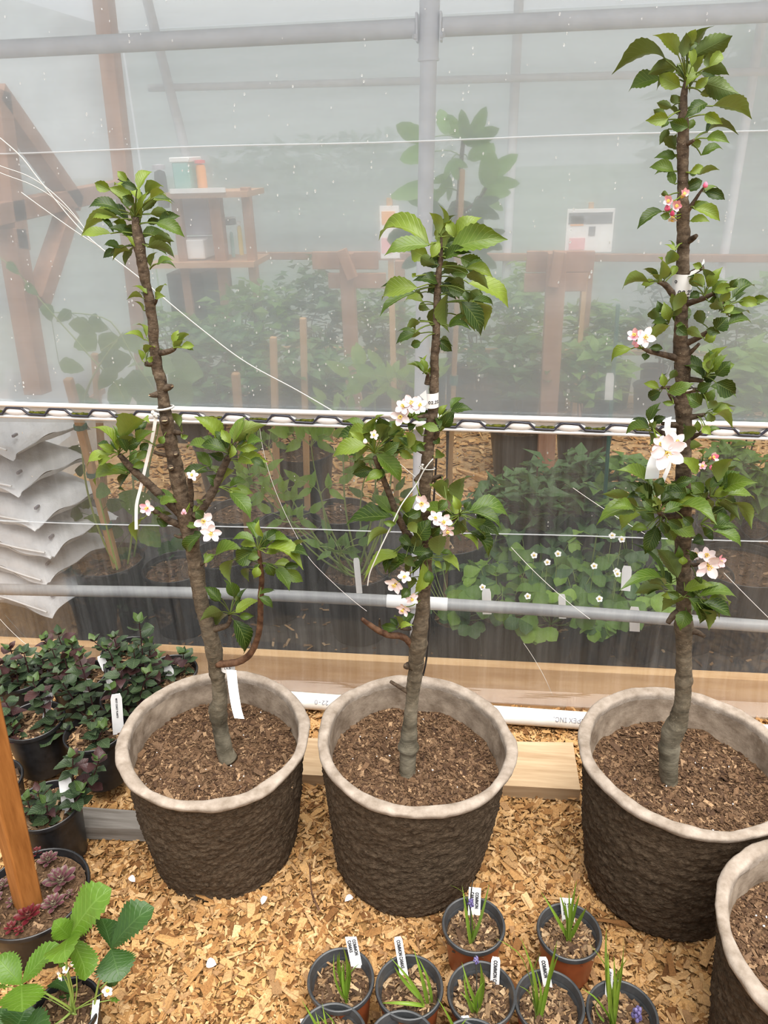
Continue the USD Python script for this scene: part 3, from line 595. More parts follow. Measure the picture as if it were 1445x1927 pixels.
# ------------------------------------------------------------------ left apple tree
T1 = Tree('potted_apple_tree', 'left apple tree with forked trunk and curved low side shoot, in a fibre pot', 'potted tree', (-.602, 1.358, .224, .060, -.045), 1.374, 21)
T1.wood('trunk', [('G', 832, 722, 125), ('G', 800, 640, 112), ('G', 782, 540, 108), ('G', 770, 470, 106), ('G', 757, 395, 122), ('G', 772, 320, 106), ('G', 768, 230, 98), ('G', 745, 90, 96), ('D', 1165, 1700, 92), ('D', 1140, 1600, 84), ('D', 1115, 1500, 80), ('D', 1090, 1400, 80), ('D', 1072, 1280, 84), ('D', 1050, 1150, 78), ('D', 1035, 1060, 92), ('D', 1015, 980, 96), ('D', 1000, 900, 88), ('D', 972, 780, 80), ('D', 945, 640, 78), ('D', 922, 530, 68), ('D', 905, 430, 66), ('D', 890, 340, 62), ('D', 880, 250, 58), ('D', 852, 130, 62), ('D', 838, 20, 52), ('A', 830, 1750, 50), ('A', 815, 1650, 56), ('A', 797, 1560, 52), ('A', 775, 1440, 58), ('A', 755, 1320, 56), ('A', 742, 1240, 48), ('A', 735, 1180, 34)], 'bark_old', knobs=16, sub=4, rough=1.0, label='knobbly grey brown trunk')
W1 = T1.wood
W1('branch', [('D', 985, 945, 55), ('D', 900, 868, 48), ('D', 800, 775, 44), ('D', 720, 700, 40), ('D', 650, 625, 30)], dy1=-.04, knobs=4)
W1('branch', [('D', 1060, 960, 60), ('D', 1110, 890, 56), ('D', 1160, 815, 46), ('D', 1205, 715, 44), ('D', 1245, 630, 34)], dy1=.03, knobs=4)
W1('branch', [('D', 1035, 900, 34), ('D', 1038, 830, 32), ('D', 1033, 770, 30), ('D', 1035, 745, 26)], dy1=-.02, knobs=2)
W1('branch', [('D', 1180, 1760, 40), ('D', 1270, 1755, 40), ('D', 1345, 1722, 38), ('D', 1390, 1650, 34), ('D', 1412, 1560, 34), ('D', 1418, 1400, 32), ('D', 1422, 1270, 28), ('D', 1407, 1140, 18)], 'twig', dy0=-.01, dy1=-.05, knobs=5, label='reddish brown curved side shoot')
W1('branch', [('D', 1000, 1010, 44), ('D', 930, 985, 36), ('D', 850, 935, 26), ('D', 805, 915, 14)], dy1=-.04, knobs=2)
for pts, tip in [([('D', 870, 70, 34), ('D', 920, 60, 30), ('D', 950, 45, 22)], None), ([('D', 850, 120, 40), ('D', 815, 128, 36), ('D', 790, 130, 26)], None), ([('D', 885, 262, 44), ('D', 915, 258, 36), ('D', 935, 250, 22)], 'cut_wood'), ([('D', 870, 290, 40), ('D', 840, 298, 32), ('D', 815, 300, 20)], 'cut_wood'), ([('D', 945, 500, 30), ('D', 975, 505, 26), ('D', 992, 500, 18)], None), ([('D', 930, 575, 34), ('D', 890, 572, 26), ('D', 850, 580, 18)], None), ([('D', 930, 625, 34), ('D', 880, 622, 24), ('D', 838, 608, 18)], None), ([('D', 1040, 1060, 28), ('D', 980, 1070, 20), ('D', 948, 1060, 14)], None), ([('D', 1150, 1570, 40), ('D', 1210, 1560, 34), ('D', 1240, 1545, 26), ('D', 1250, 1495, 20)], None), ([('D', 1070, 1220, 26), ('D', 1095, 1218, 20), ('D', 1110, 1212, 12)], None), ([('A', 840, 1650, 22), ('A', 850, 1630, 16), ('A', 850, 1612, 10)], None)]:
    W1('spur', pts, 'bark', dy1=-.012, tip=tip, sides=10)
for x, y, w in [(895, 436, 40), (955, 618, 22), (930, 692, 30)]:
    W1('cut_stub', [('D', x + 4, y, w * 1.5), ('D', x, y, w * 1.25), ('D', x, y + 1, w)], 'bark', dy0=-.005, dy1=-.03, tip='cut_wood', sides=12)
for n_ in [('A', 735, 1200, 0), ('A', 740, 1340, 0), ('A', 815, 1465, -.01), ('A', 845, 1640, -.01), ('A', 790, 1690, 0), ('A', 812, 1860, 0), ('D', 945, 45, -.015), ('D', 645, 620, -.04), ('D', 705, 725, -.03), ('D', 1245, 620, .03), ('D', 1190, 800, 0), ('D', 1405, 1140, -.05), ('D', 1252, 1490, -.02), ('D', 1410, 1430, -.04), ('D', 1090, 1060, 0)]: T1.node(*n_)
T1.leaves('A', '''690,985>640,932,40,l; 600,1035>516,995,55,l; 720,1075>600,1020,55,l; 745,1030>660,1000,40,d; 755,1030>822,930,50,l; 795,1065>884,1008,48,m;
795,1112>932,1100,45,l; 645,1140>488,1120,55,m; 640,1165>500,1180,60,m; 655,1192>458,1248,55,l; 600,1270>440,1275,42,m; 690,1130>618,1048,42,l; 728,1110>668,1070,60,d;
748,1218>732,1105,60,l; 772,1180>792,1050,30,l; 818,1165>920,1160,46,m; 850,1215>997,1278,62,m; 772,1292>882,1250,42,m; 842,1282>940,1309,46,m; 808,1340>918,1308,42,l;
803,1345>948,1390,48,m; 725,1280>600,1235,46,d; 655,1350>565,1330,40,m; 645,1372>562,1398,36,m; 702,1362>618,1406,45,m; 820,1452>852,1368,26,m; 858,1435>932,1412,32,m;
800,1210>866,1195,36,d; 722,1282>688,1225,46,d; 736,1345>655,1275,22,l; 700,1200>560,1150,45,m; 780,1150>850,1090,40,m; 700,1060>625,1000,40,l; 760,1090>700,1010,40,m; 820,1080>900,1050,35,l; 690,1240>610,1205,35,m''', 0, .05)
T1.leaves('A', '''800,1597>724,1554,26,l; 782,1627>695,1624,30,l; 856,1602>902,1543,26,l; 843,1606>893,1612,38,l; 782,1690>734,1638,20,l; 796,1832>746,1763,24,l; 782,1847>684,1814,28,l; 940,1862>968,1797,34,l; 975,1872>1022,1812,34,l''', 0, .03)
T1.leaves('D', '''985,42>1056,30,36,l; 955,50>1002,-5,30,l; 792,72>838,32,32,l; 772,112>748,48,26,l; 800,100>832,112,30,l''', 0, .03)
T1.leaves('D', '''640,600>503,473,52,l; 662,562>618,468,42,m; 668,545>802,432,85,l; 682,580>772,542,62,d; 640,592>722,518,52,m; 742,545>828,498,52,m; 622,612>538,570,42,l; 602,622>472,682,48,l; 604,642>534,682,42,l; 692,730>513,775,50,l; 702,692>742,598,52,m; 722,692>788,668,38,m; 742,642>802,608,42,m; 702,722>598,700,32,m; 690,610>640,520,40,d; 600,600>530,560,40,d; 760,600>805,560,40,m''', -.04, .05)
T1.leaves('D', '''1197,547>1072,418,72,m; 1252,562>1205,488,45,l; 1267,562>1427,458,78,l; 1227,602>1098,568,62,m; 1132,592>1018,580,52,m; 1282,592>1394,588,52,l; 1342,572>1418,546,42,m; 1292,660>1447,655,68,m; 1362,650>1442,692,40,d; 1132,712>998,710,52,m; 1142,682>1068,608,52,m; 1192,772>1128,740,62,d; 1202,782>1262,698,62,m; 1242,812>1324,840,46,m; 1252,832>1362,958,68,m; 1152,832>1192,820,36,l; 1232,562>1140,558,45,m; 1252,642>1250,558,36,l; 1215,640>1140,620,45,m; 1300,560>1370,520,45,d''', .02, .05)
T1.leaves('D', '''942,872>838,838,36,m; 872,882>944,868,42,m; 832,922>888,946,42,m; 852,972>914,1002,52,d; 780,972>737,1082,44,l; 1090,1062>1013,1147,62,m; 1072,1017>1008,1000,32,m; 975,472>935,398,38,m; 892,522>868,562,36,m; 987,532>1022,520,26,m; 1062,932>1106,965,52,d; 1078,890>1088,868,34,d; 1110,1212>1166,1164,36,m; 1172,1167>1312,1138,62,m; 1050,935>1075,905,30,m; 905,880>850,850,30,m''', -.02, .03)
T1.leaves('D', '''1395,1082>1343,988,52,m; 1385,1102>1268,1080,42,m; 1392,1122>1308,1108,42,l; 1372,1150>1285,1205,92,d; 1277,1195>1250,1312,62,m; 1402,1232>1388,1292,46,m; 1362,1242>1348,1302,46,d''', -.05, .04)
T1.leaves('E', '''62,1132>252,1226,78,m; 62,1082>132,1038,62,m; 42,1070>18,982,34,l; 92,1102>177,1080,42,m; 202,1152>282,1166,42,m; 62,1212>102,1282,52,d; 102,1222>207,1234,38,l; 112,1242>187,1352,56,m; 152,1252>258,1312,62,m; 10,1242>-5,1292,40,m; 47,1142>112,1028,52,m; 20,1400>95,1452,40,m; 60,1160>160,1150,40,l; 30,1160>-40,1190,45,m''', -.05, .04)
T1.leaves('D', '''1197,1422>1118,1343,52,m; 1207,1477>1098,1512,56,d; 1242,1492>1168,1562,46,m; 1267,1412>1228,1308,46,m; 1282,1482>1402,1414,52,l; 1302,1502>1377,1500,38,m; 1272,1522>1330,1704,84,d; 1280,1422>1302,1398,22,d''', -.02, .04)
T1.blossom('D', 803, 913, 98, (-.1, -1, .25), 'petal_pink', -.05)
T1.blossom('D', 1112, 985, 130, (.1, -1, .35), 'petal', -.04)
T1.blossom('D', 1150, 1048, 120, (.15, -1, .1), 'petal', -.055)
T1.blossom('D', 1045, 738, 70, (.2, -.6, .8), 'petal', -.03)
T1.buds('D', [(1000, 930, 22), (992, 940, 16), (1008, 940, 14)], 'petal_pink', -.035)

# ------------------------------------------------------------------ middle apple tree
T2 = Tree('potted_apple_tree', 'middle apple tree in a fibre pot, in front of the steel hoop post', 'potted tree', (-.125, 1.384, .231, .070, .004), 1.364, 22)
W2 = T2.wood
W2('trunk', [('H', 540, 625, 84), ('H', 545, 560, 80), ('H', 548, 470, 86), ('H', 552, 400, 76), ('H', 562, 300, 64), ('H', 572, 200, 66), ('H', 590, 60, 72), ('E', 868, 1780, 72), ('E', 885, 1660, 96), ('E', 898, 1560, 82), ('E', 912, 1450, 76), ('E', 924, 1320, 66), ('E', 930, 1200, 62), ('E', 930, 1080, 64), ('E', 922, 960, 66), ('E', 922, 830, 68), ('E', 930, 750, 72), ('E', 936, 650, 66), ('E', 948, 540, 64), ('E', 962, 430, 60), ('E', 972, 330, 54), ('E', 975, 230, 50), ('E', 975, 130, 44), ('E', 982, 20, 46), ('B', 985, 1800, 42), ('B', 990, 1650, 40), ('B', 995, 1520, 36), ('B', 1008, 1400, 26), ('B', 1012, 1290, 12)], 'bark_old', knobs=15, sub=4, label='grey brown trunk')
W2('branch', [('E', 850, 1090, 44), ('E', 800, 1010, 40), ('E', 765, 930, 38), ('E', 735, 850, 34), ('E', 692, 740, 32), ('E', 650, 635, 24)], dy1=-.05, knobs=4)
W2('branch', [('E', 865, 1690, 40), ('E', 835, 1640, 36), ('E', 790, 1610, 34), ('E', 735, 1605, 36), ('E', 690, 1590, 34), ('E', 640, 1560, 30), ('E', 580, 1515, 22)], 'twig', dy1=-.05, knobs=2, label='broken reddish side branch')
W2('branch', [('E', 930, 1060, 40), ('E', 1010, 1010, 32), ('E', 1070, 975, 28), ('E', 1110, 950, 20)], dy1=-.05, knobs=2)
for pts in [[('E', 960, 760, 34), ('E', 990, 745, 26), ('E', 1018, 738, 16)], [('E', 930, 610, 40), ('E', 900, 600, 30), ('E', 860, 580, 20)], [('E', 925, 720, 34), ('E', 890, 745, 28), ('E', 870, 765, 20)], [('E', 950, 540, 36), ('E', 985, 520, 28), ('E', 995, 495, 20)], [('E', 960, 410, 34), ('E', 900, 415, 26), ('E', 830, 410, 18)], [('E', 935, 240, 30), ('E', 940, 190, 20), ('E', 940, 180, 14)], [('E', 835, 1770, 44), ('E', 820, 1775, 30), ('E', 815, 1765, 16)], [('H', 560, 225, 24), ('H', 510, 195, 20), ('H', 460, 165, 16)], [('E', 850, 1570, 20), ('E', 800, 1570, 16), ('E', 780, 1560, 12)], [('E', 680, 1580, 20), ('E', 678, 1545, 14), ('E', 676, 1515, 8)]]:
    W2('spur', pts, 'bark', dy1=-.015, sides=10)
for n_ in [('B', 1010, 1330, 0), ('B', 1000, 1450, 0), ('B', 985, 1560, 0), ('B', 985, 1830, 0), ('E', 940, 190, 0), ('E', 1000, 430, -.01), ('E', 650, 615, -.05), ('E', 1110, 950, -.05), ('E', 880, 1080, -.04), ('E', 800, 1040, -.04), ('E', 930, 1190, -.02), ('E', 780, 1560, -.03), ('E', 850, 420, -.02), ('E', 870, 590, -.03)]: T2.node(*n_)
T2.leaves('B', '''945,1330>678,1278,85,l; 940,1335>713,1372,78,m; 1002,1272>953,1158,52,m; 1012,1275>1010,1118,32,l; 1082,1290>1050,1198,50,l; 1042,1372>1060,1198,72,l; 1062,1360>1350,1290,118,m; 1082,1290>1222,1183,72,l; 1000,1292>980,1250,30,l; 942,1402>843,1358,82,m; 1002,1412>920,1440,60,d; 1037,1402>1162,1368,56,d; 1117,1402>1248,1462,82,m; 1002,1382>960,1318,62,m; 1062,1482>1158,1480,72,m; 1042,1462>1030,1418,40,m; 1147,1462>1288,1497,48,l; 1152,1492>1262,1558,62,m; 1162,1542>1378,1652,78,l; 882,1565>688,1622,92,l; 870,1590>683,1698,50,m; 992,1542>868,1520,48,m; 912,1642>813,1635,38,m; 892,1660>947,1682,42,d; 902,1592>868,1622,52,m; 1022,1542>1087,1622,62,d; 1082,1512>1132,1592,62,d; 1042,1602>1040,1792,68,m; 987,1672>980,1788,62,d; 1092,1642>1122,1752,52,m; 1122,1642>1232,1814,84,m; 1182,1642>1252,1774,56,m; 1092,1712>1192,1787,52,m; 1052,1777>1167,1785,38,m; 892,1750>823,1792,42,m; 902,1812>788,1862,52,m; 867,1812>768,1862,42,m; 902,1862>848,1878,42,d; 1012,1842>1067,1878,46,d; 1172,1582>1238,1655,72,m; 1142,1582>1160,1642,42,m; 962,1502>948,1478,30,l; 872,1502>853,1488,26,l; 1000,1400>1080,1340,60,m; 980,1440>900,1400,60,d; 1020,1480>1100,1430,55,d; 1000,1540>940,1590,50,d; 960,1400>1000,1310,50,l; 1050,1560>1150,1600,60,d''', 0, .06)
T2.leaves('E', '''940,187>838,128,42,m; 932,182>930,83,32,l; 942,182>992,143,38,m; 912,182>898,98,26,m; 1002,2>1068,58,52,d; 1062,387>1172,374,44,m; 1022,472>1082,388,62,m; 1002,412>1042,353,32,l; 1000,492>908,463,44,m; 972,532>1002,562,42,m; 982,642>1012,608,52,m; 962,422>918,383,42,d; 1002,502>985,430,30,l; 872,432>942,402,42,d; 892,442>818,388,36,m; 832,472>872,460,42,m; 905,520>880,470,36,m''', -.01, .04)
T2.leaves('E', '''602,522>448,532,72,m; 602,572>425,625,76,m; 642,492>578,540,48,m; 652,582>690,403,54,m; 692,562>685,418,72,m; 722,532>782,458,62,l; 702,612>782,558,62,d; 662,622>794,764,84,m; 582,655>528,712,62,d; 642,702>533,727,58,m; 692,717>603,767,52,m; 772,592>802,488,52,m; 832,592>810,498,42,m; 842,582>922,560,62,m; 782,602>852,642,42,l; 762,532>800,478,42,l; 622,502>498,540,52,l; 602,602>508,627,42,m; 622,562>640,428,52,m; 882,572>922,600,42,m; 680,540>740,470,50,d; 590,560>520,500,45,m; 700,580>830,620,50,d; 790,560>860,520,45,m''', -.05, .05)
T2.leaves('E', '''1032,862>958,788,62,m; 1112,892>1168,738,64,m; 1062,882>1055,818,52,m; 1112,922>1078,848,42,l; 1162,932>1374,947,72,m; 1172,942>1338,1022,48,m; 1152,982>1248,1084,62,m; 1202,992>1322,1052,62,m; 1162,1042>1272,1168,58,m; 1132,1062>1212,1132,32,m; 1032,922>908,910,58,m; 1102,982>1060,1062,62,d; 1042,872>998,922,52,d; 1142,922>1172,878,42,d; 1120,960>1060,900,40,l; 1090,950>1010,960,45,d''', -.05, .05)
T2.leaves('E', '''802,922>872,848,62,m; 742,962>498,987,72,m; 732,1042>613,1108,48,m; 762,1002>698,990,32,m; 832,1032>902,948,72,d; 882,1082>952,978,92,d; 792,1112>938,1130,74,d; 1002,1172>1010,1048,82,d; 957,1062>1007,1018,62,d; 872,1192>723,1282,58,d; 772,1152>593,1288,72,m; 752,1152>745,1212,58,m; 882,1192>922,1160,46,d; 912,1212>880,1372,58,m; 942,1252>950,1332,48,m; 1012,1182>1108,1242,38,m; 982,1202>1012,1242,28,l; 1012,1157>1077,1172,28,m; 852,1292>838,1352,52,d; 832,1352>798,1402,52,d; 862,1152>952,1152,48,d; 832,962>902,930,52,m; 850,1120>790,1060,50,d; 900,1130>860,1060,55,d; 960,1140>900,1190,50,d; 820,1180>870,1230,50,d; 880,1050>840,990,50,m''', -.05, .06)
T2.leaves('E', '''772,1572>688,1552,46,m; 792,1562>854,1550,34,m; 802,1562>864,1488,44,m; 785,1560>760,1500,26,l''', -.03, .03)
for a_ in [(795, 415, 120, (-.2, -1, .1)), (805, 362, 100, (-.1, -1, .6)), (850, 345, 110, (0, -1, .7)), (893, 355, 100, (.3, -1, .5))]: T2.blossom('E', a_[0], a_[1], a_[2], a_[3], 'petal', -.05)
T2.blossom('E', 650, 515, 60, (-.2, -1, .3), 'petal', -.08)
T2.buds('E', [(598, 550, 24)], 'petal', -.08)
T2.blossom('E', 912, 888, 110, (-.3, -1, .25), 'petal', -.08)
for a_ in [(985, 965, 90, (-.2, -1, .5)), (1025, 985, 105, (.2, -1, .2)), (1045, 1035, 95, (.2, -.9, -.3))]: T2.blossom('E', a_[0], a_[1], a_[2], a_[3], 'petal', -.08)
for a_ in [(765, 1325, 120, (-.4, -1, -.1)), (812, 1285, 80, (.1, -1, .5)), (852, 1405, 80, (.2, -1, 0)), (808, 1462, 95, (-.4, -1, -.2))]: T2.blossom('E', a_[0], a_[1], a_[2], a_[3], 'petal', -.055)

# ------------------------------------------------------------------ right apple tree
T3 = Tree('potted_apple_tree', 'tallest apple tree, at the right, leafy from top to bottom, in a fibre pot', 'potted tree', (.482, 1.385, .239, .034, .025), 1.394, 23)
W3 = T3.wood
W3('trunk', [('I', 765, 845, 128), ('I', 760, 760, 124), ('I', 762, 640, 132), ('I', 770, 540, 128), ('I', 790, 470, 150), ('I', 825, 390, 122), ('I', 852, 280, 108), ('I', 862, 150, 108), ('I', 868, 40, 104), ('F', 988, 1780, 84), ('F', 988, 1650, 84), ('F', 986, 1560, 92), ('F', 985, 1450, 80), ('F', 985, 1300, 76), ('F', 980, 1150, 82), ('F', 985, 1000, 88), ('F', 985, 850, 84), ('F', 985, 700, 78), ('F', 988, 560, 76), ('F', 988, 420, 84), ('F', 985, 300, 74), ('F', 980, 180, 76), ('F', 978, 80, 82), ('C', 970, 1860, 74), ('C', 973, 1720, 70), ('C', 978, 1600, 70), ('C', 980, 1500, 72), ('C', 982, 1400, 66), ('C', 986, 1280, 66), ('C', 984, 1150, 68), ('C', 983, 1020, 56), ('C', 982, 880, 60), ('C', 982, 740, 62), ('C', 984, 600, 46), ('C', 988, 520, 38), ('C', 1000, 440, 22)], 'bark_old', knobs=18, sub=4, label='brown trunk, greyer at the foot')
W3('branch', [('C', 960, 1640, 46), ('C', 920, 1590, 36), ('C', 880, 1545, 30), ('C', 850, 1535, 20)], dy1=-.03)
W3('branch', [('C', 990, 1655, 44), ('C', 1040, 1640, 32), ('C', 1100, 1620, 28), ('C', 1150, 1600, 20), ('C', 1200, 1690, 20)], dy1=-.04)
W3('branch', [('C', 990, 1870, 42), ('C', 1040, 1850, 32), ('C', 1085, 1825, 28), ('C', 1140, 1790, 20)], dy1=-.03)
W3('branch', [('F', 960, 100, 44), ('F', 920, 90, 36), ('F', 860, 75, 30), ('F', 800, 60, 24), ('F', 760, 45, 14)], dy1=-.04)
W3('branch', [('F', 985, 950, 50), ('F', 920, 960, 40), ('F', 870, 950, 30), ('F', 850, 935, 22)], dy1=-.06)
W3('branch', [('F', 990, 870, 46), ('F', 1060, 865, 32), ('F', 1130, 850, 24)], dy1=-.05)
for pts in [[('C', 985, 1510, 40), ('C', 1040, 1480, 30), ('C', 1092, 1453, 24)], [('C', 985, 1320, 44), ('C', 1030, 1300, 34), ('C', 1055, 1282, 20)], [('F', 985, 215, 40), ('F', 1040, 215, 28), ('F', 1090, 222, 22)], [('F', 985, 280, 40), ('F', 1040, 272, 28), ('F', 1115, 272, 20)], [('F', 985, 425, 48), ('F', 1050, 415, 30), ('F', 1100, 405, 22)], [('F', 960, 275, 40), ('F', 920, 262, 26), ('F', 868, 258, 18)], [('F', 970, 345, 40), ('F', 930, 320, 28), ('F', 905, 290, 18)], [('F', 965, 465, 40), ('F', 920, 458, 28), ('F', 868, 452, 20)], [('F', 960, 530, 40), ('F', 880, 510, 32), ('F', 820, 480, 26)], [('F', 1000, 540, 40), ('F', 1050, 520, 26), ('F', 1085, 500, 18)], [('F', 985, 1465, 44), ('F', 930, 1500, 38), ('F', 900, 1540, 26)], [('F', 1000, 1570, 44), ('F', 1060, 1590, 32), ('F', 1102, 1612, 22)], [('F', 985, 1225, 30), ('F', 1050, 1222, 22), ('F', 1110, 1220, 14)], [('F', 990, 680, 30), ('F', 1050, 668, 22), ('F', 1110, 665, 14)], [('F', 990, 90, 36), ('F', 1030, 60, 24), ('F', 1070, 20, 18)], [('C', 985, 1180, 34), ('C', 1040, 1100, 22), ('C', 1080, 1040, 14), ('C', 1103, 1010, 10)], [('C', 985, 790, 34), ('C', 1020, 775, 24), ('C', 1045, 760, 14)]]:
    W3('spur', pts, 'bark', dy1=-.02, sides=10)
for n_ in [('C', 1000, 450, 0), ('C', 985, 560, 0), ('C', 1020, 770, 0), ('C', 985, 1000, 0), ('C', 1030, 1110, 0), ('C', 860, 1535, -.03), ('C', 1100, 1610, -.04), ('C', 1200, 1690, -.05), ('C', 905, 1755, -.04), ('C', 1090, 1820, -.03), ('F', 1110, 200, -.03), ('F', 1105, 400, -.02), ('F', 850, 940, -.06), ('F', 1130, 850, -.05), ('F', 1080, 1000, -.05), ('F', 985, 1400, -.04), ('F', 820, 480, -.03), ('F', 875, 255, -.02)]: T3.node(*n_)
T3.leaves('C', '''890,330>622,374,92,m; 957,302>833,188,62,l; 987,312>1000,183,56,m; 1012,272>1050,158,52,l; 1037,305>1244,198,108,m; 1127,362>1192,283,56,m; 1087,392>1228,397,48,m; 1102,452>1285,512,98,d; 952,372>798,395,62,m; 862,430>688,486,72,m; 967,472>853,408,74,l; 952,352>992,430,42,d; 1082,402>998,472,38,l; 1082,502>1152,520,40,l; 1147,577>1344,622,76,m; 1112,562>998,632,58,m; 922,582>843,560,42,m; 952,562>920,518,38,d; 902,642>788,655,62,m; 892,652>868,692,42,m; 1012,692>913,663,64,m; 962,622>950,518,38,d; 1102,622>1192,672,52,l; 1117,717>1268,716,48,m; 1112,752>1228,772,52,m; 902,702>858,782,42,m; 942,812>888,743,52,m; 1017,702>1040,648,36,m; 1032,792>1082,770,42,l; 942,852>833,856,48,m; 987,902>938,838,28,l; 1082,845>1198,808,44,m; 932,932>808,905,52,m; 937,1002>908,928,42,m; 1022,942>1092,903,44,m; 1072,947>1172,920,38,m; 987,1032>1087,983,58,d; 1102,1047>1208,1082,52,m; 1042,1122>1087,1093,34,m; 1047,1137>1182,1192,58,m; 1022,1202>1122,1200,38,l; 872,1150>740,1230,52,m; 862,1172>912,1177,38,m; 907,1062>868,1048,26,d; 1040,420>1090,300,45,l; 1020,440>960,340,45,m; 1050,480>1120,420,45,m; 1030,360>1010,250,40,l''', 0, .05)
T3.leaves('C', '''942,1362>883,1328,18,l; 892,1442>942,1368,62,l; 852,1522>860,1398,44,m; 882,1522>892,1458,54,d; 917,1502>947,1443,38,m; 797,1535>653,1562,48,m; 832,1532>758,1547,34,m; 852,1532>808,1488,24,l''', -.03, .04)
T3.leaves('C', '''1062,1562>1028,1508,44,d; 1092,1562>1050,1488,52,m; 1122,1562>1192,1458,54,l; 1112,1562>1090,1458,44,m; 1082,1452>1038,1438,36,m; 1152,1592>1272,1560,48,m; 1252,1622>1368,1548,58,m; 1282,1642>1398,1652,52,m; 1362,1627>1448,1628,40,m; 1242,1562>1278,1518,40,d; 1122,1642>1252,1640,62,m; 1202,1682>1148,1640,62,d; 1202,1702>1348,1692,38,m; 1232,1722>1312,1710,42,m; 1222,1772>1352,1748,38,m; 1162,1792>1222,1728,82,m; 1092,1762>1060,1688,54,d; 1112,1792>1182,1812,44,d; 1072,1592>1018,1622,44,m; 932,1692>992,1588,62,m; 942,1752>1014,1668,74,m; 907,1742>880,1648,54,m; 852,1742>808,1688,54,d; 892,1752>813,1755,34,m; 800,1855>904,1768,54,l; 902,1762>808,1802,48,m; 952,1782>1004,1822,54,d; 1002,1792>1084,1832,48,m; 1102,1852>1162,1820,52,m; 870,1700>845,1640,40,d; 1180,1640>1240,1590,45,l; 1190,1700>1260,1660,40,l; 920,1720>960,1650,45,d''', -.04, .05)
T3.leaves('F', '''702,47>593,112,48,m; 782,72>775,108,38,d; 802,42>872,45,34,d; 1102,162>948,118,48,m; 1112,162>1208,38,54,m; 1132,162>1130,108,40,m; 1132,172>1214,83,54,m; 1162,192>1238,118,74,d; 1172,162>1262,132,44,m; 1097,197>1028,148,34,m; 1162,232>1268,288,92,d; 1132,252>1274,302,48,m; 1062,272>1132,238,54,d; 1082,352>1003,298,74,d; 1112,332>1152,268,48,m; 1122,372>1162,328,44,m; 1142,392>1254,385,44,l; 1152,412>1248,462,44,m; 1112,442>1152,408,44,m; 1092,472>1132,512,44,m; 1062,502>1060,438,34,l; 1112,492>1184,485,28,m; 1120,180>1160,60,45,l; 1100,220>1170,180,45,d''', -.03, .05)
T3.leaves('F', '''852,262>773,234,38,m; 882,252>870,183,38,l; 912,212>947,163,38,m; 862,282>793,312,54,m; 902,285>1034,238,64,m; 932,347>873,338,28,m; 797,442>852,343,44,m; 822,442>884,418,44,m; 802,482>673,502,48,m; 832,482>815,448,40,m; 802,572>800,498,28,m; 990,552>990,463,58,d; 977,572>1084,570,44,m; 1062,722>968,643,58,m; 1092,622>1085,598,28,m''', -.03, .04)
T3.leaves('F', '''1172,772>1284,648,68,m; 1182,802>1288,718,84,d; 1092,832>1028,778,68,m; 1142,832>1130,748,54,m; 1202,822>1364,768,68,m; 1222,842>1374,857,48,m; 1112,832>1095,798,40,d; 1172,862>1192,902,48,l; 1182,882>1284,962,72,d; 1252,885>1358,1008,48,m; 1202,912>1153,972,74,d; 1162,1002>1222,948,62,m; 1102,1062>1142,1038,72,m; 1152,1042>1299,1112,52,m; 1092,1082>1038,1102,62,d; 1132,932>1068,868,52,m; 1130,800>1200,730,50,d; 1150,850>1240,800,50,m; 1100,880>1040,840,50,d; 1140,960>1200,1000,50,d''', -.05, .05)
T3.leaves('F', '''792,772>647,703,68,m; 802,862>693,773,74,d; 792,872>738,798,62,d; 842,852>820,768,44,m; 832,822>872,748,48,m; 852,862>820,902,48,l; 862,872>892,778,62,m; 942,782>1038,758,54,d; 862,882>1034,838,74,m; 922,872>1099,932,64,m; 952,922>1154,982,68,m; 742,922>522,988,84,m; 722,932>588,910,44,m; 752,952>648,1028,54,m; 792,1032>698,1030,38,m; 832,982>753,918,64,m; 837,1022>778,1158,74,d; 892,1002>1054,1062,84,m; 982,962>1034,1002,50,d; 1002,832>888,828,64,d; 870,900>960,850,55,d; 880,940>1000,900,55,d; 830,920>760,860,55,m; 900,980>980,1020,50,d; 860,990>900,1050,45,d''', -.06, .06)
T3.leaves('F', '''952,1292>853,1138,78,d; 962,1182>960,1122,38,m; 982,1222>985,1178,42,m; 922,1322>843,1258,64,d; 1052,1192>1018,1148,40,d; 882,1332>663,1337,54,m; 882,1362>728,1370,58,d; 802,1312>874,1332,38,m; 982,1392>873,1458,62,m; 992,1362>1138,1328,58,m; 942,1382>868,1390,38,m; 1072,1392>1274,1392,58,m; 1092,1432>1244,1494,64,m; 1122,1412>1238,1432,38,m; 1012,1402>1084,1538,68,m; 1082,1462>1128,1562,54,m; 1092,1457>1148,1482,38,d; 1002,1472>970,1572,78,m; 1062,1312>1084,1288,42,d; 1010,1380>1080,1350,45,m; 960,1400>900,1370,45,d''', -.05, .05)
T3.blossom('C', 905, 1095, 75, (-.4, -1, .3), 'petal_pink', -.04, cup=.9)
T3.blossom('C', 945, 1120, 80, (0, -1, .1), 'petal_pink', -.05, cup=.9)
T3.blossom('C', 985, 1060, 75, (.2, -1, .7), 'petal_pink', -.04, cup=1.2)
T3.blossom('C', 925, 1190, 60, (-.2, -.5, -1), 'petal', -.03)
T3.buds('C', [(1105, 1005, 26), (898, 1130, 30), (925, 1160, 24)], 'petal_bud', -.04)
T3.blossom('C', 775, 1835, 120, (.1, -1, .3), 'petal', -.06)
T3.blossom('C', 722, 1825, 95, (-.5, -.8, .5), 'petal_pink', -.055, cup=.6)
T3.buds('F', [(730, 25, 26), (715, 15, 20)], 'petal_pink', -.05)
T3.blossom('F', 895, 612, 200, (-.05, -1, .2), 'petal', -.09)
T3.blossom('F', 940, 560, 130, (.3, -.8, .7), 'petal', -.07)
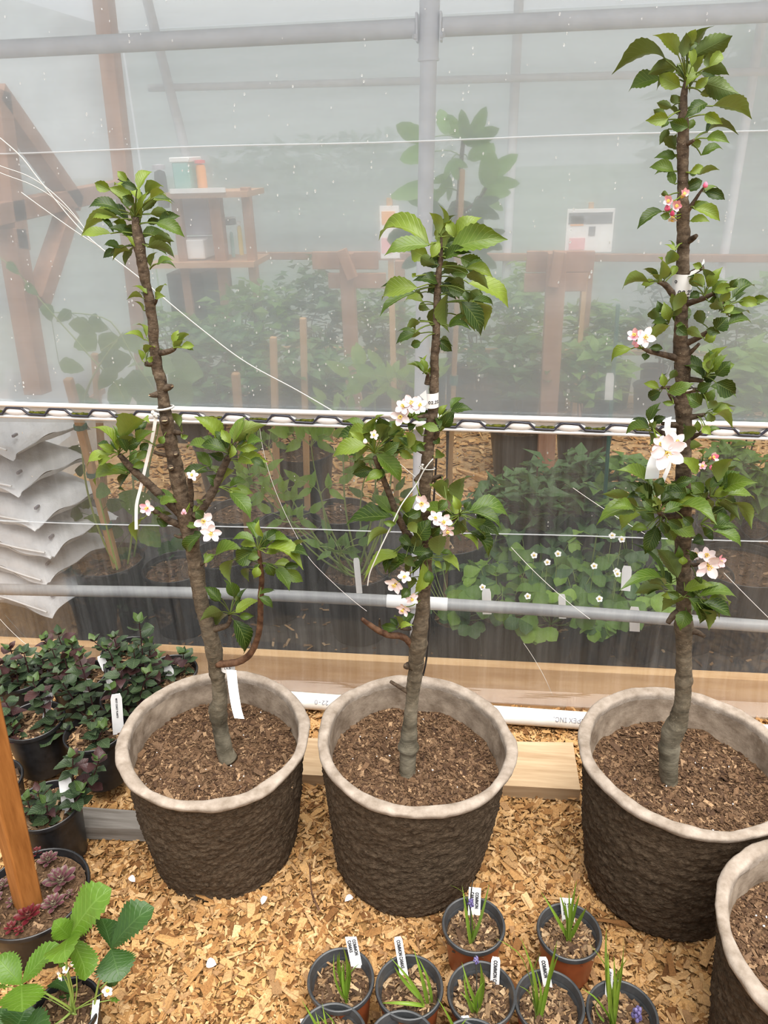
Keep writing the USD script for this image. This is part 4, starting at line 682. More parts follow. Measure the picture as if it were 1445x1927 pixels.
T3.blossom('F', 865, 570, 110, (-.4, -.8, .5), 'petal', -.07)
T3.blossom('F', 1140, 640, 80, (.4, -.7, .5), 'petal_bud', -.06, cup=1.3)
T3.blossom('F', 1090, 682, 50, (-.3, -1, .2), 'petal_pink', -.06)
T3.buds('F', [(1140, 690, 26)], 'petal_bud', -.06)
T3.blossom('F', 1120, 1225, 165, (.05, -1, .0), 'petal', -.07)
T3.blossom('F', 1110, 1175, 110, (-.1, -.8, .8), 'petal', -.06, cup=.6)
T3.blossom('F', 1175, 1205, 95, (.7, -.7, .3), 'petal_pink', -.06, cup=.6)
T3.blossom('F', 1060, 1165, 80, (-.7, -.6, .5), 'petal', -.04)

# ------------------------------------------------------------------ corner pot (its tree is outside the picture)
t = thing('fibre_pot', 'fibre pot of soil cut off by the right edge, nearest of the big pots', 'pot', (.662, .950, 0))
fibre_pot(t, .662, .950, .228, 0, 0, 24)

# ------------------------------------------------------------------ tags and ties on the trees
def strip(name, pts, w, m, label, cat, T, dy=-.02, side=(1, 0, 0), text=None):
    P = spline([T.p3(*p, dy) if len(p) == 3 else T.p3(p[0], p[1], p[2], p[3]) for p in pts], 24); s = unit(side)
    V = np.vstack([P - s * w / 2, P + s * w / 2]); n = len(P); i = np.arange(n - 1); F = tri(np.stack([i, i + 1, n + i + 1, n + i], 1))
    V2 = V + np.array([0, .0006, 0]); F2 = F[:, ::-1] + 2 * n
    return V, np.vstack([F]), P
def band(T, fr, x, y, r_, h, m, label, lines, a0=-1.3, a1=1.6, tail=None):
    """A paper band wrapped round the trunk, open at the back, with its lettering."""
    c = T.p3(fr, x, y); t = thing('tree_tag', label, 'tag', c, 'paper tags on the trees' if False else None)
    a = np.linspace(a0, a1, 20); V = np.stack([c[0] + r_ * np.sin(a), c[1] - r_ * np.cos(a), np.full(20, c[2])], 1)
    lo, hi = V - [0, 0, h / 2], V + [0, 0, h / 2]; i = np.arange(19)
    obj('band', (np.vstack([lo, hi]), tri(np.stack([i, i + 1, 20 + i + 1, 20 + i], 1))), m, t, True)
    for txt, hh, dz, a_s in lines:
        mv = meshkit.text_mesh(txt, hh, .0003, True); v = mv.vertices; ang = a_s + v[:, 0] / r_; rad = r_ + .0006 + v[:, 2]
        obj('lettering', (np.stack([c[0] + rad * np.sin(ang), c[1] - rad * np.cos(ang), c[2] + dz + v[:, 1]], 1), mv.faces), 'ink', t)
    return t, c
band(T3, 'C', 976, 1546, .0165, .036, 'tag_white', 'white paper tag reading 02.21 wrapped round the right tree', [('02.21', .0072, -.015, -.55), ('x', .004, -.010, -1.0), ('o', .006, .004, -1.0)], -1.5, 1.5)
t, c = band(T2, 'E', 955, 320, .0150, .028, 'tag_white', 'small white paper tag reading 02.21 on the middle tree', [('02.21', .0054, -.005, -.25), ('■', .003, -.004, -.72)], -1.0, 1.35)
c1 = T2.p3('E', 930, 312, -.018)
obj('tag_end', (np.array([c1 + [-.012, 0, .004], c1 + [0, 0, .014], c1 + [.002, 0, -.010], c1 + [-.002, .003, -.006]]), np.array([[0, 1, 2], [0, 2, 3]])), 'tag_white', t)
t, c = band(T1, 'G', 826, 72, .0165, .026, 'tag_white', 'long white paper tag hanging from the base of the left tree over its soil', [('L2.1', .005, -.002, -.2)], -1.4, 1.5)
V, F, P = strip('', [('G', 850, 110, -.022), ('G', 865, 250, -.035), ('G', 885, 370, -.045), ('G', 905, 442, -.055)], .0225, '', '', '', T1, -.025, (1, .15, -.15))
obj('tail', (V, F), 'tag_white', t, True)
t = thing('tie_ribbon', 'long white plastic ribbon tied round the left tree and hanging down its left side', 'tie', T1.p3('D', 850, 420, -.02))
V, F, P = strip('', [('D', 848, 405, -.02), ('D', 838, 480, -.02), ('D', 800, 650, -.022), ('D', 765, 800, -.024), ('D', 742, 900, -.026), ('D', 740, 960, -.026), ('D', 741, 1030, -.026)], .0066, '', '', '', T1, -.02, (1, .3, 0))
obj('ribbon', (V, F), 'sheet_white', t, True)
c = T1.p3('D', 897, 368); a = np.linspace(0, 2 * np.pi, 26)
obj('loop', tube(np.stack([c[0] + .0165 * np.cos(a), c[1] + .0165 * np.sin(a), c[2] + .002 * np.cos(a + .5)], 1), .0022, 6), 'cord_white', t, True)
kn = [(ico.vertices * rng.uniform(.002, .005, 3) + T1.p3('D', 850 + rng.normal(0, 10), 412 + rng.normal(0, 14), -.02), ico.faces) for _ in range(8)]
obj('knot', join(kn), 'cord_white', t, True)
t = thing('tie_string', 'thin white string tied round the middle tree and hanging down to the left', 'string', T2.p3('E', 925, 700, -.025))
obj('string', tube(spline([T2.p3('E', 968, 645, -.024), T2.p3('E', 920, 705, -.03), T2.p3('E', 880, 780, -.032), T2.p3('E', 800, 890, -.06), T2.p3('E', 740, 1010, -.07), T2.p3('E', 660, 1180, -.08), T2.p3('E', 618, 1290, -.08), T2.p3('E', 612, 1335, -.08)], 50), .0013, 6), 'cord_white', t, True)
c = T2.p3('E', 933, 695); obj('loop', tube(np.stack([c[0] + .0155 * np.cos(a), c[1] + .0155 * np.sin(a), c[2] + .003 * np.cos(a + 2)], 1), .0011, 6), 'cord_white', t, True)
kn = [(ico.vertices * rng.uniform(.001, .003, 3) + T2.p3('E', 908 + rng.normal(0, 6), 688 + rng.normal(0, 8), -.028), ico.faces) for _ in range(6)]
obj('knot', join(kn), 'cord_white', t, True)
t = thing('plastic_strip', 'crumpled white plastic strip tied on the right tree behind its largest blossom', 'tie', T3.p3('F', 900, 480, -.03))
for q, (pts, w) in enumerate([([('F', 905, 420, -.02), ('F', 898, 470, -.03), ('F', 905, 520, -.03), ('F', 900, 560, -.03)], .012), ([('F', 900, 560, -.05), ('F', 850, 620, -.05), ('F', 820, 700, -.06), ('F', 812, 755, -.06)], .024), ([('F', 900, 600, -.045), ('F', 905, 680, -.05), ('F', 880, 750, -.055), ('F', 850, 830, -.055), ('F', 845, 880, -.055)], .010), ([('F', 1000, 480, -.02), ('F', 1035, 490, -.02), ('F', 1050, 505, -.02)], .012)]):
    V, F, P = strip('', pts, w, '', '', '', T3, -.03, (1, .3 * (-1) ** q, .2))
    obj('strip', (V, F), 'sheet_white', t, True)
c = T3.p3('F', 985, 262); obj('loop', tube(np.stack([c[0] + .017 * np.cos(a), c[1] + .017 * np.sin(a), c[2] + .002 * np.cos(a)], 1), .0016, 6), 'cord_white', t, True)
V, F, P = strip('', [('C', 1020, 1490, -.02), ('C', 1060, 1470, -.02), ('C', 1095, 1440, -.02), ('C', 1090, 1420, -.02)], .008, '', '', '', T3, -.02, (.3, 0, 1))
obj('strip', (V, F), 'tag_white', t, True)
# ------------------------------------------------------------------ small nursery pots in front
leafmat('mint_leaf', (.020, .040, .016), (.045, .072, .030), (.055, .016, .022), veins=7, vein=(.13, .18, .09), vfac=.6, rough=.45, trans=.08, spec=.4)
leafmat('mint_purple', (.040, .014, .016), (.060, .024, .022), (.055, .016, .022), veins=7, vein=(.09, .06, .05), vfac=.4, rough=.45, trans=.08, spec=.4)
leafmat('mint_tip', (.045, .085, .02), (.075, .125, .028), (.08, .08, .04), veins=7, vein=(.18, .25, .09), vfac=.4, rough=.45, trans=.12)
plain('mint_stem', (.045, .014, .016), .55)
leafmat('camas_leaf', (.13, .235, .018), (.20, .31, .035), (.17, .27, .05), veins=0, vein=(.2, .3, .06), vfac=.15, rough=.36, trans=.2)
noisy('camas_bud', (.07, .055, .17), (.22, .19, .38), 120, .5)
plain('stalk_dark', (.05, .05, .045), .6)
leafmat('straw_leaf', (.075, .165, .012), (.11, .21, .02), (.24, .36, .12), veins=8, vein=(.22, .36, .08), vfac=.4, rough=.4, trans=.25)
leafmat('straw_dark', (.028, .075, .014), (.042, .10, .02), (.15, .24, .09), veins=8, vein=(.12, .22, .07), vfac=.35, rough=.4, trans=.18)
plain('straw_stem', (.22, .30, .06), .5)
leafmat('house_leek', (.13, .045, .06), (.16, .06, .075), (.13, .07, .07), veins=0, vfac=0, rough=.42, trans=.08, edge=(.22, .22, .13))
leafmat('house_leek_red', (.11, .010, .018), (.14, .018, .024), (.10, .03, .03), veins=0, vfac=0, rough=.4, trans=.08, edge=(.15, .06, .04))

def nursery_pot(t, c, r_top, h, r, soil_drop=.022, outer='black_plastic', rim='black_plastic', chipmat='pot_chips', nchips=420, ridge=True, chip=.012):
    """Thin-walled pot: outer wall, rolled rim and liner, soil, chips. c = centre of its base."""
    rb = r_top * .78; c = np.asarray(c, float)
    zz = np.linspace(0, h - .012, 8); prof = [(.004, 0), (rb - .006, 0)] + [(rb + (r_top - .0035 - rb) * z / h, z + .003) for z in zz]
    v, f = lathe(prof, 48, c); o = obj('pot', (v, f), outer, t, 40)
    rp = [(r_top - .0045, h - .013), (r_top, h - .012), (r_top + .0012, h - .006), (r_top, h - .0005), (r_top - .002, h + .0006), (r_top - .0045, h - .001), (r_top - .0065, h - .010)]
    if ridge: rp += [(r_top - .008, h - .017), (r_top - .0058, h - .0185), (r_top - .010, h - .024)]
    rp += [(r_top - .004 - (r_top - rb) * (soil_drop + .02) / h - .004, h - soil_drop - .02)]
    obj('rim', lathe(rp, 56, c), rim, o, 40)
    sz = h - soil_drop; rs = r_top - .0075 - (r_top - rb) * soil_drop / h
    sv, sf = disc_mesh(rs, 8, 40, sz, .006, c, int(abs(c[0] * 977)) % 50, 45); obj('soil', (sv, sf), 'soil', t, True)
    rad = rs * .95 * np.sqrt(r.random(nchips)); a = r.uniform(0, 6.283, nchips)
    P = c + np.stack([rad * np.cos(a), rad * np.sin(a), sz + r.uniform(-.002, .007, nchips)], 1); L = np.exp(r.normal(math.log(chip), .5, nchips)); L = np.minimum(L, rs * .55)
    obj('chips', chips(P, L, np.clip(L * r.uniform(.15, .5, nchips), .0015, .009), r.uniform(.001, .003, nchips), .3, r), chipmat, t, kind='stuff', label='wood chips on the soil')
    return c[2] + sz, rs

def label_stake(P0, P1, w, lines, label, m='tag_white', h=.008, round_top=True, group=None, slant=0.0):
    """A flat plastic plant label from its foot P0 to its head P1, facing the viewer, written downwards."""
    from shapely.geometry import Polygon, Point
    P0, P1 = np.asarray(P0, float), np.asarray(P1, float); a = unit(P1 - P0); L = np.linalg.norm(P1 - P0); n = CAM - P1; n[2] *= .4; n = unit(n - a * (n @ a)); s = np.cross(a, n)
    s = -s if s[0] < 0 else s
    poly = Polygon([(-w / 2, -.03), (w / 2, -.03), (w / 2, L - (w * .5 if round_top else 0) - slant), (w / 2 * .72 if round_top else w / 2, L - slant), (-w / 2 * .72 if round_top else -w / 2, L), (-w / 2, L - (w * .5 if round_top else 0))])
    if round_top: poly = poly.buffer(w * .12).buffer(-w * .12)
    g = trimesh.creation.extrude_polygon(poly, .0008, engine='earcut'); v = g.vertices
    t = thing('plant_label', label, 'plant label', P0, group)
    q = P0 + v[:, :1] * s + v[:, 1:2] * a + (v[:, 2:3] - .0008) * np.cross(s, a) * (1 if np.cross(s, a) @ n > 0 else -1)
    obj('stake', (q, g.faces), m, t)
    k = len(lines)
    for i, tx in enumerate(lines):
        hh = h if isinstance(h, float) else h[i]; off = (k / 2 - .5 - i) * hh * 1.55 - hh / 2 + (.0)
        v, f, wd = text_on(tx, hh, P0 + a * (L - w * .42) + s * off + n * .0007, -a, s, True, .0004); keep = L - w * .42 - .002
        if wd > keep:                                  # never written into the soil
            v0 = P0 + a * (L - w * .42); d = (v - v0) @ (-a); v = v + np.outer(d * (keep / wd - 1), -a)
        obj('lettering', (v, f), 'ink', t)
    return t

PR = .083
def mint(name_label, c, tops, seed, base_h=.165):
    r = np.random.default_rng(seed); c = np.asarray(c, float); t = thing('potted_mint', name_label, 'potted plant', c, None)
    sz, rs = nursery_pot(t, c, PR, base_h, r, .02, nchips=320, chip=.013)
    for (x, y, dyy) in tops:
        T = on_y(x, y, c[1] + dyy); b = np.array([c[0] + np.clip(T[0] - c[0], -.06, .06) * .75, c[1] + np.clip(dyy, -.05, .05), sz - .01])
        Hs = max(T[2] - b[2], .03); path = spline([b, b * .5 + T * .5 + [r.normal(0, .006), 0, 0], T], 12)
        st = obj('stem', tube(path, np.linspace(.0026, .0014, 12), 6), 'mint_stem', t, True)
        npair = int(np.clip(round(Hs / .021), 3, 8)); rot = r.uniform(0, 3)
        for q in range(npair + 1):
            u = .25 + .75 * q / npair if npair > 2 else .45 + .55 * q / npair; P = path[min(int(u * 11.99), 11)]; top_ = q == npair
            for k in range(4 if top_ else 2):
                a = rot + q * np.pi / 2 + k * (np.pi / 2 if top_ else np.pi) + r.normal(0, .25); el = r.uniform(.55, 1.1) if top_ else r.uniform(-.15, .5)
                L = (.026 if top_ else r.uniform(.032, .048)) * (1.0 if not top_ else r.uniform(.8, 1.2)); d = np.array([math.cos(a) * math.cos(el), math.sin(a) * math.cos(el), math.sin(el)])
                N = unit(np.array([0, 0, 1.0]) - d * d[2] + .2 * r.normal(0, 1, 3)); B = P + d * .003
                m_ = 'mint_tip' if top_ and r.random() < .45 else ('mint_purple' if r.random() < (.26 if u > .6 else .12) else 'mint_leaf')
                v, f, uv = leaf_mesh(B, B + d * L, N, L * r.uniform(.68, .82), r.uniform(-.14, .1), r.uniform(.1, .45), 7, 'heart', .05, r.normal(0, .3), None, wav=.15); obj('leaf', (v, f), m_, t, True, uv)
    return t
PL = .045
mint('mint in a black pot at the left edge, farthest of the mint pots', (-1.355, 1.735, PL), [(-20, 1232, 0), (20, 1222, .02), (45, 1230, -.02), (5, 1250, -.05), (62, 1248, .03), (30, 1262, -.05), (-5, 1275, -.06)], 31)
mint('bushiest dark mint, behind the mint pot by the cedar stake', (-1.175, 1.745, PL), [(85, 1205, .02), (110, 1196, 0), (135, 1215, -.02), (98, 1222, -.05), (152, 1232, .02), (122, 1240, -.06), (78, 1240, -.02), (140, 1258, -.06)], 32)
mint('mint with purple pointed shoots in the black pot nearest the film', (-1.075, 1.875, PL), [(178, 1208, 0), (215, 1202, -.02), (203, 1222, -.05), (228, 1222, .02)], 33)
mint('mint in the black pot half hidden behind the left fibre pot, with a grey label', (-.905, 1.790, PL), [(345, 1232, .02), (318, 1252, 0), (296, 1240, -.02), (282, 1268, -.05)], 34)
mint('tallest mint, one leggy sprig standing above all the others', (-.980, 1.672, PL), [(262, 1172, 0), (280, 1215, .03), (252, 1228, -.02), (228, 1262, -.05), (278, 1270, -.05), (215, 1270, 0)], 35)
mint('mint with two broad sprigs in the black pot by the cedar stake', (-1.205, 1.545, PL), [(62, 1285, 0), (118, 1338, .0), (5, 1312, -.02), (28, 1372, -.05), (130, 1375, -.02)], 36)
mint('mint in the black pot with the large white label, touching the left fibre pot', (-1.012, 1.520, PL), [(172, 1352, -.03), (150, 1243, .04), (108, 1272, .05), (195, 1372, -.04), (210, 1300, .06)], 37)
mint('mint in the nearest black pot, two upright sprigs and a low clump', (-1.035, 1.290, .0), [(137, 1428, .03), (186, 1430, .03), (72, 1492, 0), (52, 1508, -.03), (88, 1512, -.04), (178, 1470, .05), (155, 1490, .0)], 38, .175)
t = thing('nursery_pot', 'black nursery pot mostly hidden behind the cedar stake', 'pot', (-1.235, 1.36, 0)); nursery_pot(t, (-1.235, 1.36, 0), PR, .165, np.random.default_rng(5))
wl = 'white printed plant label in the '
label_stake(on_y(88, 1342, 1.56), on_y(93, 1304, 1.57), .019, ['WEST COAST', 'PLANTS'], wl + 'mint pot by the cedar stake', h=.0034)
label_stake(on_y(222, 1364, 1.53), on_y(218, 1306, 1.54), .029, ['WEST COAST PLANTS'], 'largest white printed plant label, beside the rim of the left fibre pot', h=.0042)
label_stake(on_y(129, 1522, 1.29), on_y(121, 1460, 1.31), .029, [], wl + 'nearest mint pot with a soil-stained foot', h=.0042)
label_stake(on_y(323, 1282, 1.77), on_y(315, 1254, 1.78), .028, ['ALL'], 'grey printed plant label behind the rim of the left fibre pot', m='sheet_white', h=.0055)
label_stake(on_y(203, 1268, 1.80), on_y(188, 1234, 1.81), .022, [], 'white plant label half hidden in the mint next to the purple shoots', h=.0035)
label_stake(on_y(165, 1288, 1.60), on_y(167, 1278, 1.60), .017, [], 'tiny white label head poking from the dark bushy mint')

# house leeks in a black pot, with the cedar stake standing in it
c = np.array([-.955, 1.075, .0]); r = np.random.default_rng(40)
t = thing('potted_house_leeks', 'purple and red house leeks in a round black pot at the lower left', 'potted succulent', c)
sz, rs = nursery_pot(t, c, .118, .145, r, .016, chipmat='bark_chips', nchips=420, ridge=False, chip=.007)
for (zx, zy, rad, m_) in [(410, 560, 115, 'house_leek'), (325, 420, 72, 'house_leek'), (362, 720, 85, 'house_leek'), (190, 795, 92, 'house_leek_red'), (75, 880, 55, 'house_leek_red'), (78, 705, 48, 'house_leek'), (15, 590, 55, 'house_leek'), (250, 365, 45, 'house_leek_red'), (-60, 700, 80, 'house_leek'), (-40, 850, 60, 'house_leek'), (470, 650, 40, 'house_leek'), (130, 900, 40, 'house_leek_red')]:
    p = on_z(zx / 3.6125, 1500 + zy / 3.6125, sz + .014); R = rad / 3.6125 / FPX * ((p - CAM) @ FW)
    iv = ico.vertices * R * .25 + p; o = obj('rosette', (iv, ico.faces), m_, t, True); n = 26 if rad > 60 else 16
    for k in range(n):
        u = k / n; a = k * 2.39996; el = 1.25 - 1.15 * u; L = R * (.35 + .68 * u); d = np.array([math.cos(a) * math.cos(el), math.sin(a) * math.cos(el), math.sin(el)])
        N = unit(np.array([0, 0, 1.0]) - d * d[2] - .3 * np.array([math.cos(a), math.sin(a), 0])); B = p + d * R * .08 - [0, 0, .006 * u]
        v, f, uv = leaf_mesh(B, B + d * L, N, L * .55, -.10, .35, 6, 'wedge', 0, 0, None, wav=0); obj('leaf', (v, f), m_, o, True, uv)
b0 = on_z(54, 1702, .125); b1 = on_y(-16, 1390, b0[1] + .0); dd = b1 - b0; b1 = b0 + dd * 1.9; b0 = b0 - dd * .06
st = thing('cedar_stake', 'orange brown squared cedar stake leaning at the left edge, standing in the house leek pot', 'stake', b0)
# squared timber turned so that two faces show, with a knot notch
d, s, u = frame_from(b1 - b0, (0, -1, .2)); rot = math.radians(28); s2 = s * math.cos(rot) + u * math.sin(rot); u2 = u * math.cos(rot) - s * math.sin(rot); L = np.linalg.norm(b1 - b0)
v, f = box((0, -.023, -.023), (L, .023, .023), .0035); obj('post', (b0 + v[:, :1] * d + v[:, 1:2] * s2 + v[:, 2:3] * u2, f), 'cedar', st)
kz = .30 * np.linalg.norm(dd); v, f = box((kz - .011, -.0215, -.0255), (kz + .011, .0225, .0), .004)
obj('knot', (b0 + v[:, :1] * d + v[:, 1:2] * s2 - v[:, 2:3] * u2 * (-1 if u2 @ (CAM - b0) < 0 else 1) * -1, f), 'stake_wood', st)

# strawberry at the lower left corner
c = np.array([-.770, .850, 0.0]); r = np.random.default_rng(41)
t = thing('potted_strawberry', 'strawberry plant with big bright toothed leaves and white flowers in the lower left corner', 'potted plant', c)
sz, rs = nursery_pot(t, c, .066, .12, r, .014, nchips=200, chip=.009)
K = lambda x, y, Y: on_y(x / 3.6125, 1500 + y / 3.6125, Y)
crown = c + [0.01, 0, sz + .005]
def trifoliate(t, node, leaves, m_, stem_pts, r, fr=K, Y=.86):
    o = obj('leaf', tube(spline(stem_pts, 14), np.linspace(.0028, .0018, 14), 6), 'straw_stem', t, True, label='leaf stalk with three leaflets')
    for (x, y, w, dl, tone) in leaves:
        B = node; T = fr(x, y, Y + dl); wm = w / 3.6125 / FPX * ((B - CAM) @ FW); N, Wf = seen_leaf(B, T, wm, r, 1.0, .72)
        v, f, uv = leaf_mesh(B, T, N, Wf, r.uniform(.02, .08), r.uniform(.15, .4), 26, 'wedge', .10, 0, None, wav=.10); obj('leaflet', (v, f), tone or m_, o, True, uv)
n1 = K(475, 952, .87); trifoliate(t, n1, [(722, 622, 235, .05, 0), (432, 1090, 175, -.06, 0), (595, 1232, 165, -.04, 0), (375, 850, 150, .0, 0)], 'straw_leaf', [crown, K(510, 1480, .85), K(455, 1180, .86), n1], r)
n2 = K(755, 1030, .90); trifoliate(t, n2, [(1022, 742, 195, .05, 0), (690, 825, 150, .06, 0), (815, 1238, 255, -.05, 0)], 'straw_dark', [crown, K(580, 1500, .85), K(680, 1230, .87), n2], r, Y=.90)
n3 = K(145, 1275, .83); trifoliate(t, n3, [(398, 1002, 130, .05, 0), (-25, 1085, 190, .02, 0), (150, 1462, 285, -.06, 0)], 'straw_leaf', [crown, K(480, 1440, .84), K(330, 1345, .83), n3], r, Y=.83)
n4 = K(90, 1610, .80); trifoliate(t, n4, [(190, 1405, 260, .03, 0), (-60, 1480, 200, .02, 0), (300, 1600, 200, -.02, 0)], 'straw_dark', [crown, K(350, 1560, .82), n4], r, Y=.80)
n5 = K(480, 1335, .88); trifoliate(t, n5, [(342, 1252, 100, .02, 0), (375, 1545, 170, -.02, 0), (500, 1290, 70, .02, 0)], 'straw_dark', [crown, n5], r, Y=.88)
n6 = K(760, 1225, .93); trifoliate(t, n6, [(720, 1290, 90, .0, 0), (805, 1262, 70, 0, 0)], 'straw_dark', [crown, K(650, 1330, .90), n6], r, Y=.93)
for (x, y, w, fc) in [(412, 1212, 75, (-.5, -.8, .2)), (450, 1170, 60, (-.2, -.6, .8)), (512, 1125, 70, (.5, -.6, .6)), (732, 1315, 82, (.2, -.9, .4))]:
    p = K(x, y, .86); R = w / 3.6125 / FPX * ((p - CAM) @ FW) / 2; iv = ico.vertices * R * .32 + p; o = obj('flower', (iv, ico.faces), 'stamen', t, True); nv = unit(fc); _, s, u = frame_from(nv, (.1, .2, 1))
    obj('flower_stalk', tube(spline([crown, (crown + p) / 2 + [.01, 0, .01], p - nv * .004], 10), .0012, 5), 'straw_stem', t, True)
    for k in range(5):
        a = k * 1.2566; e = s * math.cos(a) + u * math.sin(a); v, f, uv = leaf_mesh(p + e * R * .15, p + unit(e + .25 * nv) * R, nv, R * .8, -.1, .2, 5, 'round', 0, 0, None); obj('petal', (v, f), 'sheet_white', o, True, uv)
for (x, y) in [(430, 1130), (785, 1365), (25, 1275)]:
    p = K(x, y, .87); o = obj('sepals', tube([p - [0, 0, .004], p], [.001, .002], 5), 'straw_stem', t, True)
    for k in range(5):
        a = k * 1.2566; e = np.array([math.cos(a), -.4, math.sin(a)]); v, f, uv = leaf_mesh(p, p + e * .011, (0, -1, .3), .006, .1, .2, 4, 'narrow', 0); obj('sepal', (v, f), 'straw_leaf', o, True, uv)
    obj('flower_stalk', tube(spline([crown, (crown + p) / 2 + [.01, 0, .01], p - [0, 0, .003]], 10), .0012, 5), 'straw_stem', t, True)
label_stake(K(632, 1590, .83), K(655, 1380, .86), .013, [], 'grey weathered plant label among the strawberry stems', m='sheet_white', round_top=False)

# common camas seedlings
L_ = lambda x, y, Y: on_y(550 + x / 4.129, 1640 + y / 4.129, Y)
M_ = lambda x, y, Y: on_y(850 + x / 3.6125, 1640 + y / 3.6125, Y)
CR, CH = .0665, .122
def camas(px_, py_, label, base, tips, seed, fr, buds=()):
    c = on_z(px_, py_, CH); c[2] = 0; r = np.random.default_rng(seed)
    t = thing('potted_camas', label, 'potted plant', c)
    sz, rs = nursery_pot(t, c, CR, CH, r, .030, outer='terracotta', rim='pot_rim_grey', nchips=330, chip=.0105)
    d = at_ray(*((550 + base[0] / 4.129, 1640 + base[1] / 4.129) if fr is L_ else (850 + base[0] / 3.6125, 1640 + base[1] / 3.6125))) if base else None
    b = CAM + d * ((sz + .004 - CAM[2]) / d[2]) if base else c + [0, 0, sz]
    rel = b[:2] - c[:2]; q = np.linalg.norm(rel)
    if q > rs * .7: b[:2] = c[:2] + rel * rs * .7 / q
    for k, tp in enumerate(tips):
        bend = tp[2] if len(tp) > 2 else .1; T = fr(tp[0], tp[1], b[1] + r.uniform(-.012, .02)); bb = b + [r.normal(0, .004), r.normal(0, .004), -.006]
        v = unit(CAM - b); N = unit(v + .5 * r.normal(0, 1, 3)); w_ = r.uniform(.0062, .0085)
        vv, f, uv = leaf_mesh(bb, T, N, w_, bend * (1 if r.random() < .5 else -1) if len(tp) < 3 else bend, .5, 9, 'blade', 0, r.normal(0, .4), None, wav=0); obj('leaf', (vv, f), 'camas_leaf', t, True, uv)
    for (x, y, w, h, sx, sy) in buds:
        p = fr(x, y, b[1]); k_ = 1 / (4.129 if fr is L_ else 3.6125) / FPX * ((p - CAM) @ FW); parts = []
        if sx is not None: obj('flower_stalk', tube(spline([b, (b + p) / 2, p, fr(sx, sy, b[1])], 10), .0013, 5), 'stalk_dark', t, True)
        for j in range(14):
            u = j / 13; a = j * 2.4; rr = w * k_ * .32 * (1 - .5 * u); q = p + np.array([rr * math.cos(a), rr * math.sin(a), (u - .5) * h * k_ * .8]); v = trimesh.creation.icosphere(1).vertices * [w * k_ * .17, w * k_ * .17, h * k_ * .17]; parts.append((v + q, ico.faces))
        obj('flower_buds', join(parts), 'camas_bud', t, True, label='violet flower buds')
    return c
CL = 'potted camas, '
camas(641, 1841, CL + 'leftmost, stiff upright leaf tuft', (420, 985), [(390, 578), (303, 680), (350, 640), (365, 618), (440, 700), (487, 718), (412, 690), (330, 745), (380, 720), (455, 740)], 51, L_)
camas(770, 1855, CL + 'second from left, leaves splayed and bent to the left', (1050, 1030), [(958, 638, .05), (792, 682, .08), (788, 730, -.22), (683, 1020, .28), (1010, 700, .05)], 52, L_)
camas(906, 1868, CL + 'third in the front row with a dark bud on a stalk', (175, 945), [(73, 648, .06), (78, 730, .05), (190, 615, -.1), (218, 700, -.08), (68, 830, .1), (102, 860, .1), (190, 760, .05)], 53, M_, [(165, 600, 48, 60, 160, 570)])
camas(1034, 1885, CL + 'fourth in the front row with tall spreading leaves', (580, 985), [(378, 418, .06), (515, 510, .05), (560, 560, .05), (717, 468, -.06), (727, 563, -.08), (493, 758, .05), (600, 700, .05)], 54, M_)
camas(1171, 1907, CL + 'rightmost, many tall grassy leaves and a violet bud', (1090, 1030), [(1052, 368, .04), (1008, 500, .05), (1040, 518, .04), (1167, 448, -.04), (1165, 558, .04), (1197, 588, -.1), (913, 788, .06), (963, 880, .06), (1100, 560, .03), (1130, 640, .04), (1060, 600, .05)], 55, M_, [(1258, 965, 85, 130, None, None)])
camas(891, 1738, CL + 'standing behind the front row, nearest the middle fibre pot', (130, 475), [(33, 52, .08), (75, 128, .05), (258, 72, -.08), (187, 350, -.05), (100, 250, .04), (160, 330, .05)], 56, M_, [(128, 210, 50, 75, 142, 62)])
camas(1071, 1751, CL + 'standing behind the front row, nearest the right fibre pot', (795, 475), [(627, 165, .06), (730, 138, .04), (795, 128, .03), (850, 52, .04), (870, 150, -.05), (917, 243, -.06), (765, 190, .04), (832, 222, .03), (650, 490, -.3)], 57, M_)
camas(624, 1953, CL + 'cut off by the bottom edge below the leftmost pot', None, [(98, 1040, .06), (235, 1078, .1), (292, 1090, .05), (225, 1110, .05), (180, 1120, .1)], 58, L_)
camas(757, 1968, CL + 'cut off by the bottom edge below the second pot', None, [(850, 1250, .1)], 59, L_)
camas(890, 1985, CL + 'cut off by the bottom edge with one long leaf and a round-headed label', (1300, 1330), [(1163, 1028, .05), (1330, 1150, .05)], 60, L_)
gl = 'hand-lettered white label '
def lab(fr, foot, head, w, lines, text, Y, h=.0062, **k):
    s_ = 4.129 if fr is L_ else 3.6125; P0 = fr(*foot, Y); P1 = fr(*head, Y + .012); wm = w / s_ / FPX * ((P1 - CAM) @ FW); label_stake(P0, P1, wm, lines, gl + text, h=h, **k)
lab(L_, (505, 760), (452, 500), 88, ['COMMON', 'CAMAS'], 'with a slanted top in the leftmost camas pot', 1.005, .0062, round_top=False, slant=.006)
lab(L_, (860, 755), (818, 508), 66, ['COMMON CAMAS'], 'with a rounded top in the second camas pot of the front row', 1.0, .0066)
lab(M_, (290, 800), (300, 582), 62, ['COMMON CAM.'], 'rounded, at the back rim of the third front camas pot', 1.0, .0068)
lab(M_, (662, 832), (618, 582), 62, ['COMMON'], 'rounded, behind the leaves of the fourth front camas pot', 1.0, .0068)
lab(M_, (1062, 900), (1075, 662), 48, ['CAMAS'], 'mostly hidden by the leaves of the rightmost camas pot', .995, .006)
lab(M_, (150, 325), (158, 110), 84, ['COMMON', 'CAMAS'], 'square-topped, in the camas pot nearest the middle fibre pot', 1.145, .0066, round_top=False)
